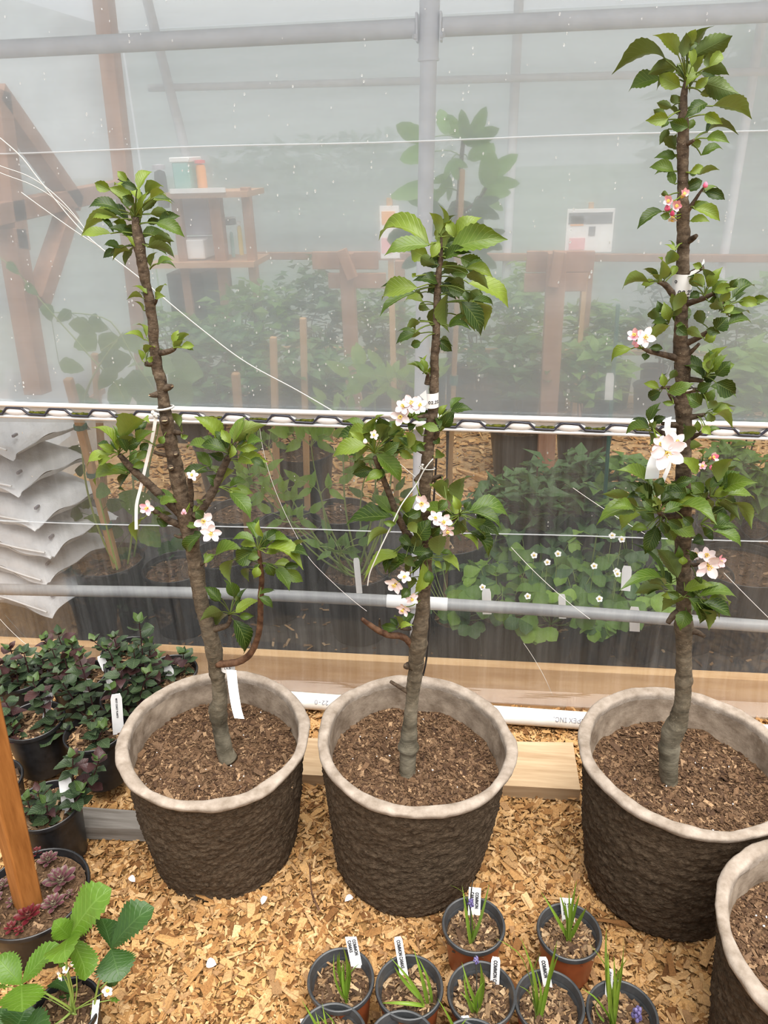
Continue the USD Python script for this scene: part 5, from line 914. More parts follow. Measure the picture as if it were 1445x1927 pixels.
lab(M_, (800, 390), (778, 182), 86, ['COMMON', 'CAMAS'], 'square-topped, in the camas pot by the right fibre pot', 1.15, .0066, round_top=False)
lab(L_, (1375, 1320), (1340, 1122), 76, ['CAMAS'], 'round-headed, at the very bottom edge', .90, .0085)
lab(L_, (120, 1290), (105, 1140), 90, [], 'half seen at the bottom edge below the leftmost camas pot', .90, round_top=False)
# ------------------------------------------------------------------ inside the greenhouse, seen through the film
leafmat('inner_leaf', (.075, .17, .02), (.12, .23, .03), (.20, .30, .09), veins=7, vein=(.22, .33, .10), vfac=.3, rough=.5, trans=.3)
leafmat('inner_bright', (.17, .32, .03), (.24, .40, .05), (.28, .42, .12), veins=7, vein=(.3, .42, .14), vfac=.3, rough=.5, trans=.35)
leafmat('inner_dark', (.035, .095, .025), (.055, .13, .03), (.12, .2, .08), veins=7, vein=(.14, .25, .1), vfac=.3, rough=.5, trans=.22)
leafmat('fig_leaf', (.12, .26, .05), (.17, .33, .07), (.28, .42, .18), veins=6, vein=(.30, .42, .18), vfac=.55, rough=.5, trans=.3)
plain('green_stake', (.02, .12, .09), .5)
plain('red_print', (.70, .08, .10), .5); plain('orange_print', (.85, .38, .12), .5); plain('grey_print', (.16, .17, .19), .5); plain('pink_print', (.85, .45, .48), .5); plain('teal', (.25, .5, .48), .5); plain('yellow', (.8, .6, .12), .5)
noisy('grey_sheet', (.42, .40, .46), (.52, .50, .56), 9, .7)
noisy('bench_wood', (.40, .22, .13), (.54, .33, .2), 9, .7, stretch=(.4, 3, 3))
CAMZ = lambda p: (p - CAM) @ FW

cl = struct('floor_cloth', box((-2.2, 2.02, -.008), (2.4, 3.45, -.002)), 'ground_cloth', 'black weed cloth on the greenhouse floor just behind the film')
r = np.random.default_rng(60)
P = scatter(420, -1.4, 1.1, 2.03, 2.6, r); n = len(P); P[:, 2] = .001
top('leaf_litter', chips(P, np.exp(r.normal(math.log(.016), .5, n)), np.full(n, .008), np.full(n, .0015), .15, r), 'pot_chips', 'wood chips and dry litter scattered over the black cloth behind the film', 'litter', kind='stuff')
P = scatter(7000, -2.0, 2.6, 3.4, 5.2, r); n = len(P); P[:, 2] = r.uniform(-.012, .006, n)
top('path_chips', chips(P, np.exp(r.normal(math.log(.034), .4, n)), r.uniform(.008, .02, n), np.full(n, .004), .25, r), 'mulch', 'wood chip path crossing the greenhouse behind the strawberry plants', 'wood chips', kind='stuff')

# stacked soil bags
def bag_mesh(C, a, b, la, lb, th, seed):
    n = 40; u = np.linspace(-1, 1, n); U, V_ = np.meshgrid(u, u, indexing='ij'); edge = (1 - np.abs(U) ** 3) * (1 - np.abs(V_) ** 3)
    q = np.stack([U, V_, np.full_like(U, seed * 3.3)], -1)
    bul = th / 2 * np.clip(edge, 0, 1) ** .5; wr = (meshkit.fbm(q * 4, 3, seed) - .5) * .020 * np.clip(edge + .25, 0, 1) + .010 * np.sin(7 * U + 5 * V_ + seed) * np.clip(1 - edge, 0, 1) * .6
    seam = .012 * np.sin(9 * V_ + seed) * (np.abs(U) > .93)
    base = C + a * ((U + 1) / 2 * la)[..., None] + b * ((V_ + 1) / 2 * lb)[..., None]
    base = base - np.array([0, 0, .022]) * (np.abs(U) ** 3 * np.abs(V_) ** 3 + .4 * np.abs(U) ** 4)[..., None]; tops = base + np.array([0, 0, 1.0]) * (bul + wr + seam)[..., None]; bot = base + np.array([0, 0, 1.0]) * (-bul * .9 + wr * .5 + seam)[..., None]
    i, j = np.meshgrid(np.arange(n - 1), np.arange(n - 1), indexing='ij'); F = tri(np.stack([i * n + j, (i + 1) * n + j, (i + 1) * n + j + 1, i * n + j + 1], -1).reshape(-1, 4))
    return np.vstack([tops.reshape(-1, 3), bot.reshape(-1, 3)]), np.vstack([F, F[:, ::-1] + n * n])
lbs = ['topmost white soil bag of the stack behind the film at the left edge', 'second white soil bag from the top of the left stack', 'third white soil bag from the top, with its seam flap showing', 'fourth white soil bag from the top of the left stack', 'fifth white soil bag from the top, behind the low pipe', 'lowest visible white soil bag of the left stack']
for k, (x, y, yy, rot) in enumerate([(20, 848, 2.20, 70), (30, 918, 2.19, 72), (62, 985, 2.14, 69), (92, 1040, 2.12, 73), (84, 1090, 2.14, 70), (95, 1150, 2.13, 72)]):
    Z0 = on_y(20, 848, 2.17)[2]; C = on_z(x, y, Z0 - .118 * k); C[1] = max(C[1], 2.09); a = np.array([math.cos(math.radians(rot)), math.sin(math.radians(rot)), 0]); b = np.array([-a[1], a[0], 0]); C[2] = max(C[2], .062)
    bg = thing('soil_bag', lbs[k], 'bag', C); obj('bag', bag_mesh(C, a, b, .34, .75, .122, k + 1), 'bag_white', bg, True)
    e = C + a * .02; obj('seam', tube(spline([C + b * (.75 * t_) + [0, 0, .006 * math.sin(9 * t_ + k)] + a * -.004 for t_ in np.linspace(.02, .98, 12)], 24), .0035, 5), 'sheet_white', bg, True)
    obj('vent_mark', box(C + a * .05 + b * .03 + [-.004, -.012, .028], C + a * .05 + b * .03 + [.004, .012, .036]), 'ink_grey', bg)

# left end: timber frame of the end wall
XE = -2.2
for (p, q, w, lab) in [((20, 430), (72, 740), .10, 'nearer upright timber post of the end wall frame'), ((188, -60), (285, 790), .10, 'farther upright timber post of the end wall frame'), ((-20, 405), (236, 352), .09, 'horizontal timber rail between the end wall posts'), ((-12, 172), (140, 384), .09, 'long timber brace slanting down to the end wall rail'), ((128, 398), (70, 570), .085, 'short timber brace under the end wall rail'), ((-10, 170), (30, 470), .10, 'nearest timber post at the left edge of the picture')]:
    a, b = on_x(*p, XE + .07), on_x(*q, XE + .07); b[2] = max(b[2], 0) if q[1] > 700 else b[2]
    top('timber_frame_post' if 'post' in lab else 'timber_brace', beam(a, b, w, .09, up=(1, 0, 0)), 'redwood', lab, 'timber')
a, b = on_y(262, -60, 5.2), on_y(352, 300, 5.2)
top('far_hoop', tube(spline([a, (a + b) / 2, b, [b[0] + .1, 5.2, .0]], 24), .03, 12), 'galvanised', 'grey hoop pipe of the far side seen through the film left of the shelf', 'pipe', smooth=True)
for (x, lab) in [(955, 'vertical hoop pipe of the far side right of the middle tree'), (1372, 'vertical hoop pipe of the far side behind the right tree')]:
    p = on_y(x, 400, 5.24); top('far_hoop', tube([[p[0], 5.24, 0], [p[0] + .02, 5.24, 2.6]], .028, 12), 'galvanised', lab, 'pipe', smooth=True)
top('far_purlin', tube([on_y(280, 166, 5.22), on_y(1500, 133, 5.22)], .022, 10), 'galvanised', 'horizontal purlin pipe of the far side', 'pipe', smooth=True)
a, b = on_y(470, 481, 5.2), on_y(1600, 487, 5.2); top('far_rail', beam(a, b, .05, .045), 'redwood', 'long reddish timber rail along the far side of the greenhouse', 'rail')
a, b = on_y(440, 655, 5.15), on_y(1600, 668, 5.15); top('far_rail', beam(a, b, .04, .03), 'stake_wood', 'pale timber rail low along the far side, above the row of pots', 'rail')

# timber posts with crossed boards
def cross_post(xt, yt, xb, yb, Y, boards, w, label, brace=None):
    a = on_y(xt, yt, Y); b = np.array([a[0], Y, 0]); b[0] = on_y(xb, yb, Y)[0]
    t = thing('trellis_post', label, 'post', b); obj('post', beam(b, a, w, w, up=(0, 1, 0)), 'redwood', t)
    for (p, q, h) in boards: obj('cross_board', beam(on_y(*p, Y + .06), on_y(*q, Y + .06), .025, h, up=(0, 0, 1)), 'redwood', t)
    if brace: obj('brace', beam(on_y(*brace[0], Y - .05), on_y(*brace[1], Y - .05), .05, .05, up=(1, 0, 0)), 'redwood', t)
cross_post(652, 476, 664, 712, 3.9, [((588, 490), (712, 490), .085), ((618, 528), (726, 528), .075)], .068, 'timber trellis post with two cross boards left of the middle tree', ((642, 470), (664, 524)))
cross_post(1048, 474, 1024, 905, 3.75, [((990, 492), (1118, 492), .095), ((986, 532), (1104, 530), .085)], .085, 'timber trellis post with two cross boards between the middle and right trees', ((1052, 472), (1040, 540)))
cross_post(1106, 500, 1090, 720, 4.7, [], .06, 'thin farther timber post right of the cross board post')
cross_post(752, 490, 756, 680, 4.7, [], .055, 'thin farther timber post behind the middle tree top')
def post_sign(x0, y0, x1, y1, Y, blocks, lab):
    a, b = on_y(x0, y0, Y), on_y(x1, y1, Y); t = thing('garden_sign', lab, 'sign', (a + b) / 2); obj('board', box((a[0], Y, b[2]), (b[0], Y + .012, a[2])), 'sheet_white', t)
    for (u0, v0, u1, v1, m) in blocks: obj('picture', box((a[0] + (b[0] - a[0]) * u0, Y - .002, a[2] + (b[2] - a[2]) * v1), (a[0] + (b[0] - a[0]) * u1, Y, a[2] + (b[2] - a[2]) * v0)), m, t)
    c = (a + b) / 2; obj('stake', box((c[0] - .012, Y + .012, 0), (c[0] + .012, Y + .03, a[2] + .03)), 'stake_wood', t)
post_sign(1068, 394, 1150, 474, 4.25, [(.04, .08, .96, .34, 'grey_print'), (.08, .16, .36, .38, 'orange_print'), (.48, .40, .62, .62, 'grey_print'), (.08, .66, .42, .94, 'pink_print')], 'white picture sign above the cross board post left of the right tree')
post_sign(714, 388, 752, 486, 3.4, [(.1, .1, .8, .35, 'orange_print'), (.05, .6, .6, .9, 'pink_print')], 'white picture sign half hidden by the fig leaves left of the hoop post')

# shelf with pots and bottles
t = thing('potting_shelf', 'timber potting shelf against the far side, left of centre', 'shelf', on_y(410, 640, 4.5) * [1, 1, 0]); Ys = 4.5
for (x0, y0, x1, y1, w) in [(404, 362, 424, 660, .065), (462, 352, 488, 600, .05), (330, 365, 340, 660, .05)]:
    a, b = on_y(x0, y0, Ys), on_y(x1, y1, Ys); b[2] = 0; b[0] = a[0]; obj('leg', beam(a, b, w, w, up=(0, 1, 0)), 'redwood', t)
for (x0, x1, y, m) in [(318, 472, 362, 'bench_wood'), (286, 484, 492, 'bench_wood')]:
    a, b = on_y(x0, y, Ys), on_y(x1, y - 4, Ys); obj('board', box((a[0], Ys - .08, a[2] - .03), (b[0], Ys + .28, a[2] + .0)), m, t)
a, b = on_y(320, 360, Ys - .09), on_y(424, 360, Ys - .09); obj('lip', box((a[0], Ys - .095, a[2] - .012), (b[0], Ys - .08, a[2] + .012)), 'sheet_white', t, label='pale front lip')
def item(name, x0, y0, x1, y1, Y, m, lab, cat, lid=None, rnd=True, d=.16):
    a, b = on_y(x0, y0, Y), on_y(x1, y1, Y); rr = abs(b[0] - a[0]) / 2; c = np.array([(a[0] + b[0]) / 2, Y + rr, b[2]]); hgt = a[2] - b[2]; t = thing(name, lab, cat, c)
    if rnd: obj('body', lathe([(0.001, 0), (rr * .9, 0), (rr, hgt * .1), (rr, hgt * .8), (rr * .85, hgt * .95), (.001, hgt)], 20, c), m, t, 40)
    else: obj('body', box((a[0], Y, b[2]), (b[0], Y + d, a[2]), .006), m, t)
    if lid: obj('lid', (lathe([(.001, hgt * 1.0), (rr * 1.05, hgt * 1.0), (rr * 1.05, hgt * 1.12), (.001, hgt * 1.14)], 20, c) if rnd else box((a[0] - .01, Y - .005, a[2]), (b[0] + .01, Y + d + .005, a[2] + hgt * .18), .004)), lid, t, 40)
item('storage_tub', 322, 306, 360, 358, 4.55, 'teal', 'pale tub with cream lid on the top shelf', 'tub', 'sheet_white', False, .2)
item('bottle', 364, 308, 388, 358, 4.6, 'orange_print', 'orange and red bottle beside the pale tub on the top shelf', 'bottle', 'red_print')
item('plant_pot', 284, 320, 316, 392, 4.45, 'black_plastic', 'dark plant pot with grey rim standing left of the shelf', 'pot', 'grey_sheet')
item('grey_crate', 326, 372, 398, 442, 4.6, 'grey_sheet', 'pale grey crate hanging under the top shelf', 'crate', None, False, .2)
item('box', 330, 452, 386, 488, 4.5, 'tag_white', 'cream box on the lower shelf', 'box', None, False, .2)
item('bottle', 416, 440, 428, 484, 4.55, 'red_print', 'red bottle on the lower shelf', 'bottle', None); item('bottle', 430, 436, 442, 484, 4.58, 'teal', 'green bottle on the lower shelf', 'bottle', None); item('bottle', 444, 424, 458, 480, 4.55, 'yellow', 'yellow bottle with white cap on the lower shelf', 'bottle', 'sheet_white')
item('bowl', 410, 412, 440, 424, 4.62, 'grey_print', 'dark bowl above the bottles on the lower shelf', 'bowl', 'sheet_white')
item('white_sack', 424, 540, 474, 600, 4.4, 'bag_white', 'white sack under the lower shelf', 'sack', None)
item('black_bin', 312, 515, 396, 640, 4.5, 'black_plastic', 'black bin under the lower shelf', 'bin', None, False, .3)
item('seed_tray', 8, 712, 62, 765, 3.86, 'black_plastic', 'black tray tub at the left edge above the channel', 'tub', None, False, .3); item('seed_tray', 62, 716, 126, 765, 3.9, 'grey_print', 'second dark tub at the left edge, right of the first', 'tub', None, False, .3)
lq = label_stake(on_y(17, 715, 3.84), on_y(17, 694, 3.84), .045, [], 'white plant label in the black tub at the left edge', m='sheet_white')
# dark stand that carries the tubs
a, b = on_y(-60, 768, 3.84), on_y(135, 768, 3.84); t = thing('staging_bench', 'low dark bench carrying the black tubs at the left edge', 'bench', (a[0], 3.9, 0)); obj('top', box((a[0], 3.84, a[2] - .03), (b[0], 4.25, a[2] - .002)), 'redwood', t)
for xx in (a[0] + .05, b[0] - .05): obj('leg', box((xx - .025, 3.9, 0), (xx + .025, 3.95, a[2] - .03)), 'redwood', t)

# ---- plants
def free_leaf(t, B, d, L, w, m, r, shape='apple', n=7, parent=None, name='leaf', arch=None, pet=None, N=None):
    d = unit(d); N = unit(np.array([0, 0, 1.0]) - d * d[2] + .35 * r.normal(0, 1, 3)) if N is None else N
    v, f, uv = leaf_mesh(B, np.asarray(B) + d * L, N, w, r.uniform(-.12, .12) if arch is None else arch, r.uniform(.1, .35), n, shape, .05, r.normal(0, .2), pet, .0012, .1)
    return obj(name, (v, f), m, parent or t, True, uv)
def foliage(P, r, size, flat=.35):
    """Many small folded leaves as one mesh, for plants too far away and blurred to count."""
    ms = []; n = len(P); d = r.normal(0, 1, (n, 3)); d[:, 2] = np.abs(d[:, 2]) * .35 - .1; d /= np.linalg.norm(d, axis=1, keepdims=True)
    L = size * r.uniform(.7, 1.4, n); up = np.tile([0, 0, 1.0], (n, 1)) + flat * r.normal(0, 1, (n, 3)); s = np.cross(d, up); s /= np.linalg.norm(s, axis=1, keepdims=True); N = np.cross(s, d)
    w = L * .27
    V = np.stack([P, P + d * (L * .4)[:, None] + s * w[:, None] + N * (w * .35)[:, None], P + d * (L * .4)[:, None] - s * w[:, None] + N * (w * .35)[:, None], P + d * (L * .45)[:, None], P + d * L[:, None] - N * (L * .12)[:, None]], 1)
    F = np.array([[0, 1, 3], [0, 3, 2], [1, 4, 3], [3, 4, 2]])[None] + 5 * np.arange(n)[:, None, None]
    return V.reshape(-1, 3), F.reshape(-1, 3)
def bush(name, lab, cat, c, R, n, size, m, seed, pot=None, stems=6):
    r = np.random.default_rng(seed); c = np.asarray(c, float); t = thing(name, lab, cat, (c[0], c[1], 0)); z0 = 0
    if pot:
        nursery_pot(t, (c[0], c[1], 0), pot[0], pot[1], r, .03, nchips=60, chip=.02); z0 = pot[1] - .03
    q = r.normal(0, 1, (n, 3)); q /= np.linalg.norm(q, axis=1, keepdims=True); P = c + q * np.asarray(R) * r.uniform(.35, 1, (n, 1)) ** .6
    P += (meshkit.noise(P * 5, seed)[:, None] - .5) * .12
    obj('foliage', foliage(P, r, size), m, t, False, kind='stuff', label='leaves, too many to count')
    ms = [tube(spline([[c[0] + r.normal(0, .02), c[1] + r.normal(0, .02), z0], c + r.normal(0, .3, 3) * R * [.6, .6, .2] + [0, 0, -.3 * R[2]], c + r.normal(0, .4, 3) * R], 8), .004, 5) for _ in range(stems)]
    for ms_ in ms: obj('stem', ms_, 'twig', t, True)
    return t

# vine with heart shaped leaves on leaning stakes
t = thing('climbing_vine', 'climbing vine with large heart shaped leaves beside the white soil bags', 'vine', on_y(200, 1075, 2.3) * [1, 1, 0]); r = np.random.default_rng(70)
c0 = on_z(205, 1060, .26); c0[2] = 0; nursery_pot(t, c0, .13, .28, r, .03, nchips=120, chip=.014, chipmat='bark_chips')
vs = [[(221, 1072), (190, 950), (165, 850), (158, 760), (185, 690), (222, 640), (190, 660)], [(215, 1060), (160, 900), (155, 800), (165, 735), (205, 660), (232, 625)], [(240, 1065), (250, 900), (235, 760), (160, 660), (85, 575), (20, 500), (-10, 480)], [(250, 1060), (280, 880), (300, 760), (260, 690), (200, 600), (150, 590), (95, 588)]]
nodes_ = []
for k, path in enumerate(vs):
    P = spline([on_y(x, y, 2.25 + .05 * k + .02 * i) for i, (x, y) in enumerate(path)], 30); obj('stem', tube(P, np.linspace(.004, .002, 30), 6), 'straw_stem', t, True); nodes_ += list(P[4:])
hl = [(60, 250, 170, 60, 'd'), (110, 380, 130, 70, 'd'), (120, 560, 190, 130, 'm'), (190, 750, 110, 140, 'm'), (480, 600, 170, 190, 'm'), (600, 830, 130, 190, 'm'), (700, 930, 110, 150, 'd'), (800, 870, 110, 130, 'd'), (400, 960, 110, 130, 'd'), (330, 800, 120, 110, 'd'), (270, 520, 110, 90, 'm'), (520, 420, 130, 110, 'd'), (560, 260, 140, 100, 'd'), (430, 160, 110, 90, 'd'), (350, 620, 110, 130, 'd'), (660, 700, 140, 120, 'm'), (620, 540, 130, 110, 'd'), (880, 700, 120, 110, 'd'), (90, 680, 120, 90, 'd')]
for (x, y, w, h, tone) in hl:
    p = on_y(120 + x / 3.6125, 780 + y / 3.6125, 2.22 + r.uniform(0, .25)); sc = CAMZ(p) / FPX / 3.6125; d = np.array([r.normal(0, .5), r.normal(-.2, .3), -1.0 if h > w * .9 else -.35 * r.random()]); d[0] += 0 if h > w * .9 else (1 if r.random() < .5 else -1)
    k = np.argmin(np.linalg.norm(np.array(nodes_) - p, axis=1)); nl = unit(CAM - p + r.normal(0, .7, 3)); d = unit(d)
    free_leaf(t, p - d * max(w, h) * sc * .5, d, max(w, h) * sc, min(w, h) * sc * 1.25, {'m': 'inner_leaf', 'd': 'inner_dark'}[tone], r, 'heart', 9, N=unit(nl - d * (nl @ d)), pet=nodes_[k] if np.linalg.norm(nodes_[k] - p) < .2 else None)
for (x, y, w, h) in [(150, 612, 45, 30), (165, 645, 40, 40), (205, 650, 55, 35), (262, 730, 70, 60), (200, 712, 60, 25), (215, 680, 50, 55), (135, 690, 50, 25), (148, 745, 42, 42), (185, 610, 40, 30), (330, 740, 80, 45), (350, 700, 70, 60), (120, 595, 40, 18), (240, 640, 30, 45), (90, 588, 35, 20), (300, 690, 60, 50), (285, 760, 60, 50), (340, 765, 60, 40), (170, 770, 50, 40), (60, 545, 30, 15), (225, 745, 60, 50), (25, 505, 30, 14)]:
    p = on_y(x, y, 2.3 + r.uniform(0, .3)); sc = CAMZ(p) / FPX; d = unit([r.normal(0, 1), 0, -.4 + r.normal(0, .3)]); nl = unit(CAM - p + r.normal(0, .8, 3)); k = np.argmin(np.linalg.norm(np.array(nodes_) - p, axis=1))
    free_leaf(t, p - d * w * sc * .5, d, max(w, h) * sc, min(w, h) * sc * 1.2, 'inner_leaf', r, 'heart', 8, N=unit(nl - d * (nl @ d)), pet=nodes_[k] if np.linalg.norm(nodes_[k] - p) < .25 else None)
def stake(p, q, y0, y1, w, lab, m='stake_wood', tie=None):
    a, b = on_y(*p, y0), on_y(*q, y1); b[2] = max(b[2], 0.0) if 'leaning' in lab else 0.0; t = thing('garden_stake', lab, 'stake', b); obj('stake', beam(b, a, w, w, up=(0, 1, 0)), m, t)
    if tie:
        for (x, y) in tie:
            c = on_y(x, y, y0); s_ = (c[2] - b[2]) / (a[2] - b[2]); c = b + (a - b) * s_; obj('tie', tube([c - (a - b) * .010, c + (a - b) * .010], w * .85, 8), 'green_stake', t, label='green tie')
stake((128, 712), (222, 1075), 2.24, 2.32, .026, 'leaning tan wooden stake with green ties among the vine leaves', tie=[(150, 806), (176, 900), (206, 1003)])
stake((178, 665), (200, 1060), 2.55, 2.6, .022, 'upright tan stake behind the vine leaves')
stake((443, 702), (462, 1000), 2.5, 2.55, .026, 'flat topped tan stake between the left tree and the elder plants'); stake((514, 634), (520, 960), 3.2, 3.2, .028, 'brown stake left of the cross board post'); stake((570, 598), (578, 960), 3.3, 3.3, .027, 'taller brown stake close left of the cross board post')
stake((870, 318), (836, 1060), 2.42, 2.42, .016, 'bamboo stake beside the fig stem with a green tie', tie=[(843, 715)])
stake((1163, 572), (1140, 960), 2.9, 2.9, .014, 'thin green metal stake left of the right tree', 'green_stake')

# elder shrub with toothed compound leaves
t = thing('elder_shrub', 'young elder shrub with light green toothed compound leaves in the black pot behind the film', 'shrub', on_z(672, 1078, .27) * [1, 1, 0]); r = np.random.default_rng(71)
c0 = on_z(672, 1078, .25); c0[2] = 0; nursery_pot(t, c0, .125, .27, r, .022, nchips=260, chip=.012, chipmat='bark_chips')
def compound(base, tip, nl, L, m, side=1.0):
    rach = obj('leaf', tube(spline([base, (base + tip) / 2 + [0, 0, .012], tip], 8), .0013, 5), 'straw_stem', t, True, label='compound leaf'); d = unit(tip - base); s = unit(np.cross(d, CAM - base)); Nn = unit(np.cross(s, d) + .3 * r.normal(0, 1, 3))
    free_leaf(t, tip, d, L, L * .42, m, r, 'narrow', 9, rach, 'leaflet', .05, N=Nn)
    for k in range(nl):
        B = base + (tip - base) * (.45 + .5 * k / max(nl - 1, 1))
        for sg in (-1, 1): free_leaf(t, B, d * .55 + sg * s + .15 * r.normal(0, 1, 3), L * r.uniform(.8, .95), L * .36, m, r, 'narrow', 9, rach, 'leaflet', .05, N=Nn)
el = [((585, 835), .055, 6, 'inner_leaf', 2.30), ((705, 735), .07, 6, 'inner_bright', 2.42), ((755, 725), .065, 5, 'inner_bright', 2.40), ((648, 775), .05, 5, 'inner_bright', 2.42), ((603, 925), .05, 2, 'inner_leaf', 2.20), ((515, 935), .06, 5, 'inner_leaf', 2.35), ((690, 885), .05, 5, 'inner_leaf', 2.40), ((640, 1040), .05, 5, 'inner_dark', 2.24), ((548, 985), .055, 4, 'inner_leaf', 2.35), ((470, 905), .055, 4, 'inner_leaf', 2.40), ((720, 950), .05, 4, 'inner_dark', 2.42), ((505, 840), .05, 4, 'inner_dark', 2.5), ((740, 850), .05, 4, 'inner_leaf', 2.5)]
for (pq, L, nlv, m, yy) in el:
    p = on_y(*pq, yy); L *= 1.3; m = {'inner_leaf': 'inner_bright', 'inner_dark': 'inner_leaf'}.get(m, m); b = np.array([c0[0] + r.normal(0, .02), c0[1] + r.normal(0, .02), .24]); P = spline([b, b * .45 + p * .55 + [(-.03 if p[0] < b[0] else .03), 0, -.01], p], 16); obj('stem', tube(P, np.linspace(.0042, .002, 16), 6), 'straw_stem', t, True)
    for k in range(nlv):
        a = k * 2 * np.pi / nlv + r.normal(0, .3); dr = np.array([math.cos(a), .5 * math.sin(a), .35 + .3 * r.random()]); compound(p - [0, 0, .01], p + unit(dr) * L * 1.1, 1 if nlv > 2 else 1, L, m)

# fig with lobed leaves
t = thing('fig_tree', 'potted fig with large lobed leaves right of the hoop post, seen through the upper film', 'tree', on_y(848, 900, 2.5) * [1, 1, 0]); r = np.random.default_rng(72)
c0 = on_y(848, 900, 2.55); c0[2] = 0; nursery_pot(t, c0, .14, .30, r, .03, nchips=60, chip=.014)
tr = spline([[c0[0], 2.55, .27], on_y(846, 640, 2.52), on_y(850, 480, 2.5), on_y(862, 380, 2.48), on_y(868, 300, 2.46), on_y(872, 262, 2.45)], 30); obj('stem', tube(tr, np.linspace(.013, .006, 30), 8), 'bark', t, True)
br = spline([on_y(866, 400, 2.48), on_y(900, 375, 2.46), on_y(918, 345, 2.45)], 10); obj('stem', tube(br, .005, 6), 'bark', t, True); fn = np.vstack([tr, br])
def fig(x, y, tx, ty, lobes, m='fig_leaf'):
    Y = 2.40 + r.uniform(-.04, .12); B = on_y(x, y, Y); T = on_y(tx, ty, Y + r.normal(0, .03)); L = np.linalg.norm(T - B); d = unit(T - B); nl = unit(CAM - B + r.normal(0, .5, 3)); N = unit(nl - d * (nl @ d)); s = np.cross(d, N); VV, FF, UU = [], [], []; off = 0
    for a, k, w in [(0, 1, .36)] + ([(.66, .88, .30), (-.66, .88, .30)] if lobes >= 3 else []) + ([(1.3, .58, .3), (-1.3, .58, .3)] if lobes >= 5 else []):
        dd = d * math.cos(a) + s * math.sin(a); v, f, uv = leaf_mesh(B + N * .001 * abs(a), B + dd * L * k, N, L * w * (1.5 if lobes == 1 else 1), .04, .12, 9, 'round', .03, 0, None); VV.append(v); FF.append(f + off); UU.append(uv); off += len(v)
    k = np.argmin(np.linalg.norm(fn - B, axis=1)); pv, pf = tube(spline([fn[k], (fn[k] + B) / 2 + [0, 0, .01], B], 6), .0018, 5); VV.append(pv); FF.append(pf + off); UU.append(np.full((len(pv), 2), .5))
    obj('leaf', (np.vstack(VV), np.vstack(FF)), m, t, True, np.vstack(UU))
for a_ in [(805, 262, 745, 235, 1), (815, 285, 752, 300, 1), (840, 255, 828, 205, 1), (862, 260, 842, 215, 1), (872, 262, 872, 212, 3), (880, 275, 915, 200, 3), (890, 270, 935, 240, 1), (905, 345, 975, 290, 3), (920, 350, 925, 282, 1), (905, 368, 962, 362, 3), (880, 300, 925, 270, 1), (850, 300, 862, 340, 3), (845, 330, 820, 375, 3), (830, 368, 765, 375, 1), (815, 360, 735, 368, 1), (840, 400, 785, 415, 3), (850, 420, 800, 440, 3), (890, 385, 940, 412, 3), (880, 400, 905, 440, 3), (800, 420, 745, 465, 1), (780, 440, 728, 452, 1), (900, 440, 945, 470, 3), (860, 440, 830, 500, 3), (880, 470, 935, 505, 3), (850, 380, 880, 420, 3), (810, 470, 755, 505, 3)]: fig(*a_, 'fig_leaf' if a_[1] < 380 else 'inner_dark')

# strawberry bed in pots just behind the film
r = np.random.default_rng(73); sb = []
for k, (x, y, yy) in enumerate([(860, 1110, 2.22), (945, 1130, 2.25), (1040, 1125, 2.22), (1120, 1135, 2.24), (1205, 1120, 2.28), (900, 1040, 2.50), (1010, 1045, 2.52), (1110, 1050, 2.50), (1200, 1050, 2.54)]):
    q = on_y(x, y, yy); c = np.array([q[0], yy, 0]); t = thing('potted_strawberry', ['front row strawberry pot nearest the middle tree, behind the film', 'second strawberry pot in the front row behind the film', 'third strawberry pot in the front row behind the film', 'fourth strawberry pot in the front row behind the film', 'fifth strawberry pot in the front row, behind the right tree trunk', 'back row strawberry pot nearest the middle tree', 'second strawberry pot in the back row behind the film', 'third strawberry pot in the back row behind the film', 'rearmost right strawberry pot, behind the right tree trunk'][k], 'potted plant', c)
    zz = nursery_pot(t, c, .085, .17, r, .02, nchips=60, chip=.014)[0]; nlf = 17 if k < 5 else 14
    for j in range(nlf):
        a = j * 2.4 + r.normal(0, .3); rad = r.uniform(.05, .17); hgt = zz + r.uniform(.05, .20) * (1.1 - rad * 2.5); nd = c + np.array([rad * math.cos(a), max(rad * math.sin(a), 2.02 + .05 - yy) if yy + rad * math.sin(a) < 2.07 else rad * math.sin(a), hgt]); nd[2] = max(nd[2], .16)
        m_ = 'inner_leaf' if r.random() < .55 else ('inner_bright' if r.random() < .22 else 'inner_dark')
        o = obj('leaf', tube(spline([c + [0, 0, zz - c[2]], (c + nd) / 2 + [0, 0, .05], nd], 6), .0016, 5), 'straw_stem', t, True, label='leaf stalk with three leaflets'); out = np.array([math.cos(a), math.sin(a), .12]); L = r.uniform(.05, .068)
        tilt = unit(np.array([.25 * math.cos(a), .25 * math.sin(a) - .35, 1.0]))
        for b_ in (-1.15, 0, 1.15):
            d = np.array([math.cos(a + b_), math.sin(a + b_), -.12]); d = unit(d - tilt * (d @ tilt) * .6)
            if nd[1] + d[1] * L < 2.0: d[1] = (2.0 - nd[1]) / L
            free_leaf(t, nd, d, L, L * .85, m_ if r.random() < .7 else r.choice(['inner_leaf', 'inner_dark', 'inner_bright']), r, 'wedge', 10, o, 'leaflet', .05, N=unit(tilt + .38 * r.normal(0, 1, 3)))
